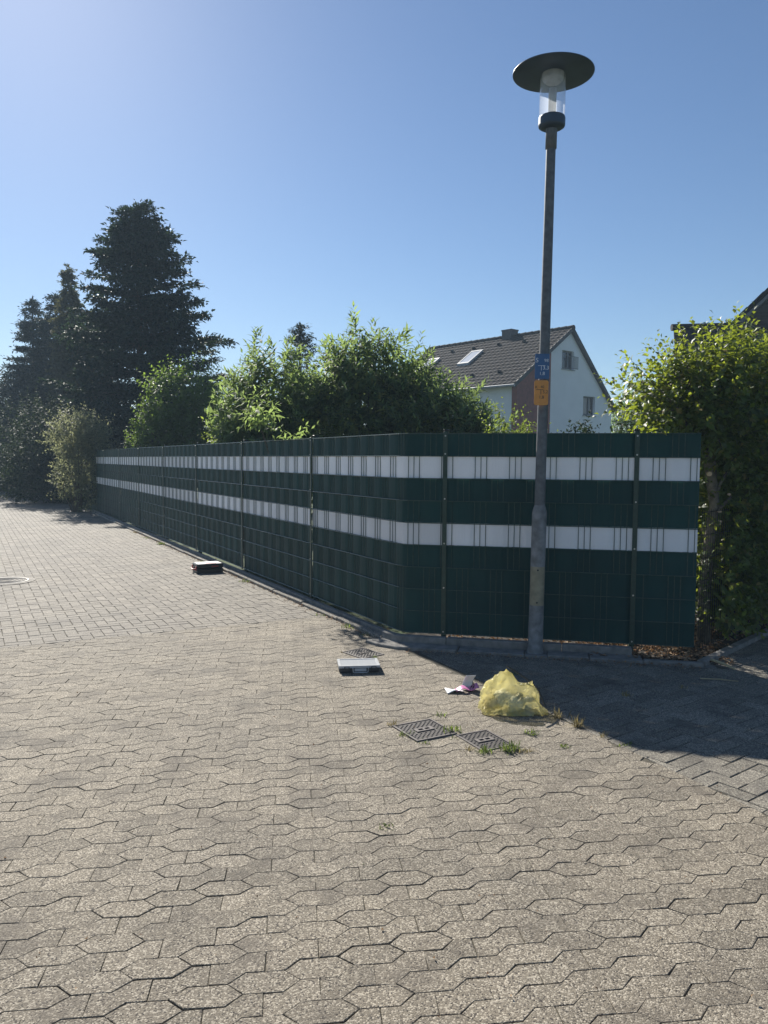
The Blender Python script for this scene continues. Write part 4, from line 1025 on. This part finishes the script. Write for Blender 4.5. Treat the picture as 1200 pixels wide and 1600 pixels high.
# lower tiled roof beside the gable, sloping towards the street
sr = MB(); V = [BW(7.25, 19.6, 4.98), BW(9.0, 19.6, 5.06), BW(8.95, 17.2, 2.75), BW(6.55, 17.2, 2.7)]; V += [(a, b, c-.12) for a, b, c in V]
sr.add(V, [(0,3,2,1),(4,5,6,7),(0,1,5,4),(1,2,6,5),(2,3,7,6),(3,0,4,7)]); side = sr.build('side_roof', M_TILE2, hb, tint=False)
tm = MB(); tm.tube([(0, 0, 0), (0, -.36, -.245)], [.085, .095], 8); tm.box((-.13, -.36, -.265), (.13, .0, -.0), 0); tproto = None
for i in range(7):
    for k in range(9):
        x = 7.0 + k*.235 - i*.05; y = 19.6-.32*i; z = 5.04-.307*i
        if x < 7.3-.085*i or x > 8.85: continue
        if tproto is None:
            tm = MB(); tm.tube([(0, 0, .0), (0, -.36, -.335)], [.045, .052], 8)
            V = [(-.12, 0, 0), (.12, 0, 0), (.12, -.36, -.335), (-.12, -.36, -.335), (-.12, -.36, -.365), (.12, -.36, -.365)]
            tm.add(V, [(0, 3, 2, 1), (3, 4, 5, 2)]); tproto = tm.build('roof_tile', M_TILE2, side, tint=False); o = tproto
        else: o = tproto.copy(); link(o, side)
        o.location = BW(x, y, z); o.rotation_euler = (0, 0, -HB_A)
Mx = Matrix.Rotation(-HB_A, 4, 'Z') @ Matrix.Translation((-8.95, -20.2, 0))
m = MB(); m.tube([BW(7.2, 19.62, 5.03), BW(9.0, 19.62, 5.09)], .085, 10); m.build('ridge_tile', M_TILE2, side, tint=False)
m = MB(); m.box((6.9, 18.0, -.1), (8.8, 19.5, 3.85), M=Mx); m.build('side_wall', M_DBRICK, hb, tint=False)

# ------------------------------------------------------------------ haze volume added in place of lens glare, lifts the dark trees
hz = MB(); hz.box((-250, -130, -1.1), (250, 340, 13.0))
m_h = bpy.data.materials.new('thin added lens glare volume'); m_h.use_nodes = True; th = m_h.node_tree
th.nodes.remove(th.nodes['Principled BSDF']); pv = th.nodes.new('ShaderNodeVolumePrincipled')
pv.inputs['Color'].default_value = (.62, .82, 1.0, 1); pv.inputs['Density'].default_value = .0017; pv.inputs['Anisotropy'].default_value = 0.0
th.links.new(pv.outputs[0], th.nodes['Material Output'].inputs['Volume'])
o = hz.build('added_glare_haze', m_h, None, tint=False); tag(o, 'thin bluish haze added to lift the dark distance like lens glare', kind='stuff')

# ------------------------------------------------------------------ iron covers
def square_cover(x, y, rot, a, b, label, grip, z=.004):
    r0 = empty('drain_cover', (x, y, z), rot, label=label, cat='cover', group='square iron covers set in the pavers')
    fr = MB(); t_ = .012
    for lo, hi in (((-a, -b), (a, -b+t_)), ((-a, b-t_), (a, b)), ((-a, -b+t_), (-a+t_, b-t_)), ((a-t_, -b+t_), (a, b-t_))): fr.box((*lo, -.02), (*hi, .004))
    fr.build('frame', M_IRONR, r0, tint=False)
    pl = MB(); pl.box((-a+t_+.003, -b+t_+.003, -.02), (a-t_-.003, b-t_-.003, .0)); plate = pl.build('cover_plate', M_IRON, r0, tint=False)
    kb = MB(); st = .0165; nx = int((a-t_-.006)/st); ny = int((b-t_-.006)/st)
    for i in range(-nx, nx+1):
        for j in range(-ny, ny+1):
            if (i+j) % 2 or (abs(i*st) < grip[0]+.008 and abs(j*st) < grip[1]+.008): continue
            h_ = .0062; kb.prism([(i*st-h_, j*st), (i*st, j*st-h_), (i*st+h_, j*st), (i*st, j*st+h_)], 0, .0042, .0015, .002)
    o = kb.build('knobs', M_IRONR, plate, tint=False); o['kind'] = 'stuff'
    gp = MB(); gx, gy = grip
    for lo, hi in (((-gx, -gy), (gx, -gy*.45)), ((-gx, gy*.45), (gx, gy)), ((-gx, -gy*.45), (-gx*.62, gy*.45)), ((gx*.62, -gy*.45), (gx, gy*.45)), ((-gx*.12, -gy*.45), (gx*.12, gy*.45))): gp.box((*lo, .0005), (*hi, .006))
    gp.build('lifting_grip', M_IRONR, plate, tint=False)
square_cover(.254, 4.615, R(29), .142, .150, 'clean square iron cover with bumps, left of the pair before the yellow bag', (.062, .026))
square_cover(.604, 4.45, R(27), .112, .142, 'square iron cover half overgrown by grass, right of the pair before the yellow bag', (.058, .026), .002)
square_cover(-.172, 6.48, R(39), .118, .145, 'square iron cover behind the flat case near the kerb', (.04, .018), .003)
mh = empty('manhole_cover', (-5.07, 10.2, .004), label='round iron manhole cover with rings at the left edge of the road', cat='manhole cover')
m = MB(); m.lathe([(.31, .003), (.385, .003), (.39, -.02)], 48); m.build('concrete_ring', M_KERB, mh)
m = MB(); m.lathe([(.272, -.01), (.275, .006), (.305, .006), (.308, -.01)], 48); m.build('frame', M_IRON, mh, tint=False)
m = MB(); m.lathe([(0, .001), (.266, .001), (.268, -.01)], 48); cp = m.build('cover_plate', M_BRICK, mh)
M_RING = simple('road iron', (.085, .08, .078), .75, nscale=60, namt=.3, spec=.25)
for r_ in (.06, .115, .17, .225):
    m = MB(); m.lathe([(r_, .001), (r_+.004, .006), (r_+.022, .006), (r_+.026, .001)], 48); m.build('ring', M_RING, cp, tint=False)

# ------------------------------------------------------------------ cases
oc = empty('organiser_case', (-.195, 5.985, 0), R(7), label='flat grey case with a clear lid lying on the pavers', cat='tool case')
hw, hd = .158, .108
m = MB(); m.rbox((-hw, -hd, .002), (hw, hd, .040), .008); body = m.build('case_body', M_GREYP, oc, tint=False)
m = MB()
for lo, hi in (((-hw-.003, -hd-.003), (hw+.003, -hd+.016)), ((-hw-.003, hd-.016), (hw+.003, hd+.003)), ((-hw-.003, -hd+.016), (-hw+.016, hd-.016)), ((hw-.016, -hd+.016), (hw+.003, hd-.016))): m.box((*lo, .0405), (*hi, .058))
lid = m.build('lid_rim', M_LGREY, oc, tint=False)
np_mesh('clear_lid', [(-hw+.014, -hd+.014, .0545), (hw-.014, -hd+.014, .0545), (hw-.014, hd-.014, .0545), (-hw+.014, hd-.014, .0545)], [[0, 1, 2, 3]], M_LIDP, oc)
m = MB()
for k in range(1, 6): x = -hw + 2*hw*k/6; m.box((x-.0015, -hd+.017, .0405), (x+.0015, hd-.017, .0525))
m.box((-hw+.017, -.0015+.03, .0406), (hw-.017, .0015+.03, .0520)); m.build('divider', M_LGREY, oc, tint=False)
for x in (-.098, .112):
    m = MB(); m.rbox((x-.020, -hd-.011, .016), (x+.020, -hd-.0005, .053), .003); l_ = m.build('latch', M_GREYP, oc, tint=False)
    m = MB(); m.box((x-.014, -hd-.0125, .044), (x+.014, -hd-.0112, .049)); m.build('latch_edge', M_LGREY, l_, tint=False)
m = MB(); m.tube([(-.052, -hd-.001, .046), (-.052, -hd-.016, .040), (-.049, -hd-.018, .012), (-.042, -hd-.018, .008), (.058, -hd-.018, .008), (.065, -hd-.018, .012), (.068, -hd-.016, .040), (.068, -hd-.001, .046)], .004, 8); m.build('handle', M_LGREY, oc, tint=False)
m = MB(); m.box((-.038, -hd-.003, .014), (.054, -hd-.0005, .036)); m.build('label_plate', M_LGREY, body, tint=False)

tc = empty('tool_case', (-2.575, 11.19, 0), R(27), label='black tool case with a red handle lying on the road beside the kerb', cat='tool case')
hw, hd, ht = .195, .14, .135
m = MB(); m.rbox((-hw, -hd, .0), (hw, hd, .066), .012); m.build('case_body', M_BLACKP, tc, tint=False)
m = MB(); m.rbox((-hw, -hd, .069), (hw, hd, ht), .014); ld = m.build('case_lid', M_BLACKP, tc, tint=False)
m = MB(); m.box((-hw+.025, -hd+.02, ht), (hw-.03, hd-.02, ht+.0015)); lb_ = m.build('lid_sticker', M_PAPER, ld, tint=False)
m = MB(); m.box((-.06, -hd+.03, ht+.002), (.10, -hd+.075, ht+.003)); m.build('sticker_stripe', M_REDP, lb_, tint=False)
m = MB(); m.tube([(-hw-.001, -.075, .062), (-hw-.03, -.07, .060), (-hw-.036, -.05, .058), (-hw-.036, .05, .058), (-hw-.03, .07, .060), (-hw-.001, .075, .062)], .011, 8); m.build('handle', M_REDP, tc, tint=False)
for y in (-.11, .11):
    m = MB(); m.rbox((-hw-.012, y-.022, .045), (-hw+.001, y+.022, .10), .004); m.build('latch', M_REDP, tc, tint=False)
m = MB(); m.box((.02, -hd-.002, .092), (.12, -hd+.0005, .104)); m.build('side_stripe', M_REDP, ld, tint=False)

# ------------------------------------------------------------------ yellow bag and packet
def bag():
    root = empty('plastic_bag', (.845, 5.03, 0), label='crumpled see-through yellow plastic bag lying at the edge of the shade', cat='bag')
    import bmesh
    cp = [(-.02, .03, .285), (.145, -.04, .225), (-.10, .0, .245), (-.065, .01, .268), (-.165, -.03, .205), (-.20, -.05, .150), (-.22, -.06, .03), (-.19, -.13, .006), (-.05, -.155, .004), (.10, -.15, .004), (.235, -.13, .003),
          (.245, -.05, .006), (.19, .0, .13), (.17, .10, .06), (.05, .15, .10), (-.12, .13, .12), (-.20, .06, .06), (.10, .14, .003), (-.12, .13, .003), (.05, -.145, .085), (-.10, -.15, .09), (.15, -.12, .10), (-.16, .05, .17)]
    cp = [Vector((c[0], c[1], c[2]*.95)) for c in cp]
    bm = bmesh.new()
    for c in cp: bm.verts.new(c)
    r_ = bmesh.ops.convex_hull(bm, input=bm.verts[:])
    loose = [v for v in bm.verts if not v.link_faces]
    if loose: bmesh.ops.delete(bm, geom=loose, context='VERTS')
    for _ in range(4): bmesh.ops.subdivide_edges(bm, edges=bm.edges[:], cuts=1, use_grid_fill=True)
    bmesh.ops.triangulate(bm, faces=bm.faces[:])
    bm.normal_update(); cen = Vector((0, 0, .07))
    new = []
    for v in bm.verts:
        p = v.co.copy(); dmin = min((p-c).length for c in cp); n_ = v.normal
        sag = min(.062, dmin*.52)*(1 if p.z > .02 else .25)
        q = Vector((p.x*16, p.y*16, p.z*7)); q2 = Vector((p.x*9+p.z*18, p.y*34, p.z*20-p.x*22))
        fold = .020*(abs(noise.noise(q + Vector((2, 9, 4))))*2 - .5) + .012*(abs(noise.noise(q2 + Vector((7, 1, 3))))*2-.5) + .004*noise.noise(p*90)
        dip = .040*math.exp(-((p.x-.075)**2 + ((p.z-.24)*.6)**2)/.0024)
        o_ = p - Vector((0, 0, dip)) - n_*(sag*.75 + fold*min(1, dmin/.03)); o_.z = max(o_.z, .003); new.append(o_)
    for v, o_ in zip(bm.verts, new): v.co = o_
    bmesh.ops.smooth_vert(bm, verts=bm.verts[:], factor=.3, use_axis_x=True, use_axis_y=True, use_axis_z=True)
    me = bpy.data.meshes.new('bag_skin'); bm.to_mesh(me); bm.free(); me.materials.append(M_BAG)
    for p in me.polygons: p.use_smooth = True
    me.set_sharp_from_angle(angle=R(38))
    o = bpy.data.objects.new('bag_skin', me); link(o, root)
    for (x, y, z, r_, mm) in ((.05, -.01, .06, .055, M_GREYP), (-.05, .0, .075, .06, M_PAPER), (.02, -.06, .05, .05, M_PAPER), (.10, -.04, .05, .045, M_LGREY), (-.12, -.02, .055, .045, M_STRAW)):
        bm = bmesh.new(); bmesh.ops.create_icosphere(bm, subdivisions=3, radius=r_)
        for v in bm.verts: v.co *= 1 + .35*noise.noise(v.co*28 + Vector((x*50, 0, 0)))
        me = bpy.data.meshes.new('content'); bm.to_mesh(me); bm.free(); me.materials.append(mm)
        o = bpy.data.objects.new('content', me); link(o, root); o.location = (x, y, z)
    m = MB(); m.tube([(-.015, .04, .282), (.05, .03, .245), (.11, .02, .205), (.19, .0, .14), (.235, -.045, .03)], .006, 6); m.build('drawstring', M_BLACKP, root, tint=False)
bag()
pk = empty('torn_packet', (.575, 5.42, 0), R(12), label='torn white and pink product packet on the pavers left of the yellow bag', cat='packet')
def curved_sheet(name, w_, l_, fn, m_, parent, n=8):
    V = []
    for i in range(n+1):
        for j in range(n+1): V.append(fn(i/n, j/n))
    F = np.array([[i*(n+1)+j, (i+1)*(n+1)+j, (i+1)*(n+1)+j+1, i*(n+1)+j+1] for i in range(n) for j in range(n)])
    o = np_mesh(name, V, F, m_, parent, smooth=True)
    md = o.modifiers.new('solid', 'SOLIDIFY'); md.thickness = .0012
    return o
curved_sheet('card', 1, 1, lambda u, v: (-.13+.13*u, -.05+.08*v+.02*u, .006+.018*math.sin(3*u+1.5*v)**2), M_PAPER, pk)
curved_sheet('standing_card', 1, 1, lambda u, v: (.0+.085*u+.03*v, .03+.03*u-.015*v+.02*math.sin(3*v), .008+.10*v-.01*u*v), M_PAPER, pk)
curved_sheet('pink_wrapper', 1, 1, lambda u, v: (-.06+.17*u, -.045+.06*v, .014+.02*math.sin(5*u)**2+.02*v*u), M_PINK, pk)
m = MB(); m.tube([(.035, -.02, .005), (.055, -.035, .045), (.062, -.035, .075), (.075, -.025, .045), (.06, -.02, .006)], .005, 6); m.build('hanger_hook', M_BLACKP, pk, tint=False)

# ------------------------------------------------------------------ weeds, litter
def tuft(x, y, n, h, label, m_=None, z=.0, spread=.04, group='weeds growing in the paving joints', w_=.005):
    spread *= .5 if n < 60 else .8
    P = np.stack([rng.normal(size=n)*spread, rng.normal(size=n)*spread*.7, np.full(n, -.004)], 1)
    D = unit(np.stack([rng.normal(size=n)*.7, rng.normal(size=n)*.7, rng.uniform(.5, 1.4, n)], 1)); L_ = h*rng.uniform(.4, 1.2, n)
    S = unit(np.cross(D, np.array([0, 0, 1.]))); V = []; 
    mid_ = P + D*L_[:, None]*.55; tip = P + D*L_[:, None] - np.array([0, 0, 1.])*(L_*.25)[:, None]
    ww = w_*rng.uniform(.6, 1.5, n)[:, None]
    V = np.stack([P-S*ww*.5, P+S*ww*.5, mid_+S*ww*.45, mid_-S*ww*.45, tip], 1).reshape(-1, 3)
    k = np.arange(n)
    F = [[5*i, 5*i+1, 5*i+2, 5*i+3] for i in k] + [[5*i+3, 5*i+2, 5*i+4] for i in k]
    t_ = rng.random(n); o = np_mesh('weed_tuft', V, F, m_ or M_WEED, None, np.concatenate([t_, t_]))
    o.location = (x, y, z); tag(o, label, 'weed', group)
for a in ((.07, 4.70, 26, .05, 'small dry weed at the left corner of the clean iron cover', M_WEEDDRY), (.135, 4.52, 24, .05, 'small green weed at the front left edge of the clean iron cover', None),
          (.235, 4.40, 24, .035, 'low weed at the near corner of the clean iron cover', None), (.425, 4.60, 60, .06, 'green weed growing between the two iron covers', None),
          (.44, 4.47, 14, .03, 'tiny weed beside the left edge of the overgrown cover', None), (.585, 4.265, 46, .065, 'green weed at the near corner of the overgrown iron cover', None),
          (.735, 4.30, 120, .075, 'largest green weed tuft, at the right corner of the overgrown cover', None), (.50, 4.30, 20, .05, 'straw coloured weed in the joint before the overgrown cover', M_WEEDDRY),
          (.82, 4.28, 24, .045, 'thin straw coloured weed just right of the largest weed tuft', M_WEEDDRY), (.37, 4.90, 26, .045, 'weed in the joint behind the clean iron cover', None),
          (.90, 4.56, 46, .055, 'flat green weed in front of the yellow bag shadow', None), (1.05, 4.36, 30, .03, 'low sprawling weed in the joint right of the covers', None),
          (1.13, 4.86, 40, .10, 'tall dry grass at the edge of the shade right of the bag', M_WEEDDRY), (1.22, 4.70, 40, .11, 'tallest dry grass tuft along the shade edge', M_WEEDDRY),
          (1.33, 4.52, 16, .06, 'small dry grass further along the shade edge', M_WEEDDRY), (1.42, 4.38, 20, .035, 'small green weed where the shade edge bends', None),
          (.012, 3.36, 26, .03, 'small weed with dark leaves alone in the middle of the forecourt', None), (-.115, 3.05, 6, .02, 'single green sprout in a forecourt joint', None), (-.06, 6.33, 22, .04, 'weed at the right corner of the cover behind the flat case', None), (-.35, 6.52, 14, .03, 'dry weed at the left corner of the cover behind the flat case', M_WEEDDRY),
          (1.72, 5.35, 24, .06, 'faint grass tuft standing in the shaded pavement', M_WEEDDRY), (2.2, 5.55, 16, .05, 'faint dry tuft in the shaded pavement near the bed', M_WEEDDRY),
          (1.02, 5.85, 30, .05, 'dark weed in the shaded pavement behind the yellow bag', None)):
    tuft(*a[:5], m_=a[5])
for s_, n, h, lb, mm in ((-9.0, 160, .09, 'widest patch of green weeds along the far kerb', None), (-10.3, 70, .07, 'green weeds on the far kerb just beyond the widest patch', None), (-11.6, 50, .06, 'weed on the furthest part of the lit kerb', M_WEEDDRY),
                     (-6.1, 50, .06, 'weed against the kerb behind the black tool case', None), (-3.9, 60, .06, 'weed against the kerb to the right of the black tool case', None), (-.75, 60, .06, 'leafy weed on the kerb near the fence corner', None), (-.35, 34, .05, 'small weed on the kerb at the fence corner', None), (-1.4, 40, .04, 'low weed in the leaf shadow at the kerb', None)):
    x, y = pt(s_, .20); tuft(x, y, n, h, lb, mm, spread=.07, group='weeds along the kerb')
def litter(name, label, n, fn, zf, size=.035):
    P = np.array([fn() for _ in range(n)]); P = np.concatenate([P, zf + rng.random((n, 1))*.02], 1)
    D = unit(rng.normal(size=(n, 3))*np.array([1, 1, .35])); Nn = unit(rng.normal(size=(n, 3))*.6 + np.array([0, 0, 1]))
    L_ = size*rng.uniform(.5, 1.5, n)
    V, F, m_ = leaf_arrays(P, D, Nn, L_, L_*.6, .4, True)
    o = np_mesh(name, V, F, M_DRY, None, np.repeat(rng.random(n), m_)); tag(o, label, kind='stuff')
litter('leaf_litter', 'dry brown leaves lying in the bed under the fence end', 1500, lambda: pt(random.uniform(1.55, 2.75), random.uniform(-.75, .25)), .004)
litter('leaf_litter', 'dry leaves along the foot of the right hand fence', 500, lambda: pt(random.uniform(.3, 2.0), random.uniform(-.35, .07)), .004)
litter('leaf_litter', 'dry leaves along the foot of the left fence', 700, lambda: pt(-random.uniform(.2, 9.0)**1.0, random.gauss(0, .018)), .012, .028)
litter('leaf_litter', 'dry leaves under the hedge', 700, lambda: tuple(E_Q + E_D*random.uniform(.1, 3.0) + np.array([-.4, .3])*random.uniform(.15, 1.4)), .038)
litter('kerb_grit', 'grit and bits of dry leaf swept against the left kerb', 1100, lambda: pt(-random.uniform(.0, 12.0), .178 + abs(random.gauss(0, .045))), .001, .016)
litter('kerb_grit', 'grit and bits of dry leaf along the right hand kerb', 350, lambda: pt(random.uniform(.1, 2.5), .34 + abs(random.gauss(0, .05))), .001, .016)
litter('paving_grit', 'small bits of dry leaf and grit scattered over the forecourt', 420, lambda: (random.uniform(-3.2, 2.2), random.uniform(2.0, 6.4)), .001, .010)
def stick(p0, p1, r_, label, m_=M_STRAW):
    mb = MB(); p0 = Vector(p0); p1 = Vector(p1); mid_ = p0.lerp(p1, .5) + Vector((.004, .006, .004)); mb.tube([p0, mid_, p1], [r_, r_*1.1, r_*.7], 6)
    o = mb.build('stick', m_, None, tint=False); tag(o, label, 'stick')
stick((2.68, 6.19, .045), (2.80, 6.02, .012), .010, 'pale dry stick lying over the edging stones in the shade')
stick((2.42, 5.77, .006), (2.68, 5.70, .006), .004, 'thin pale twig on the shaded pavement')
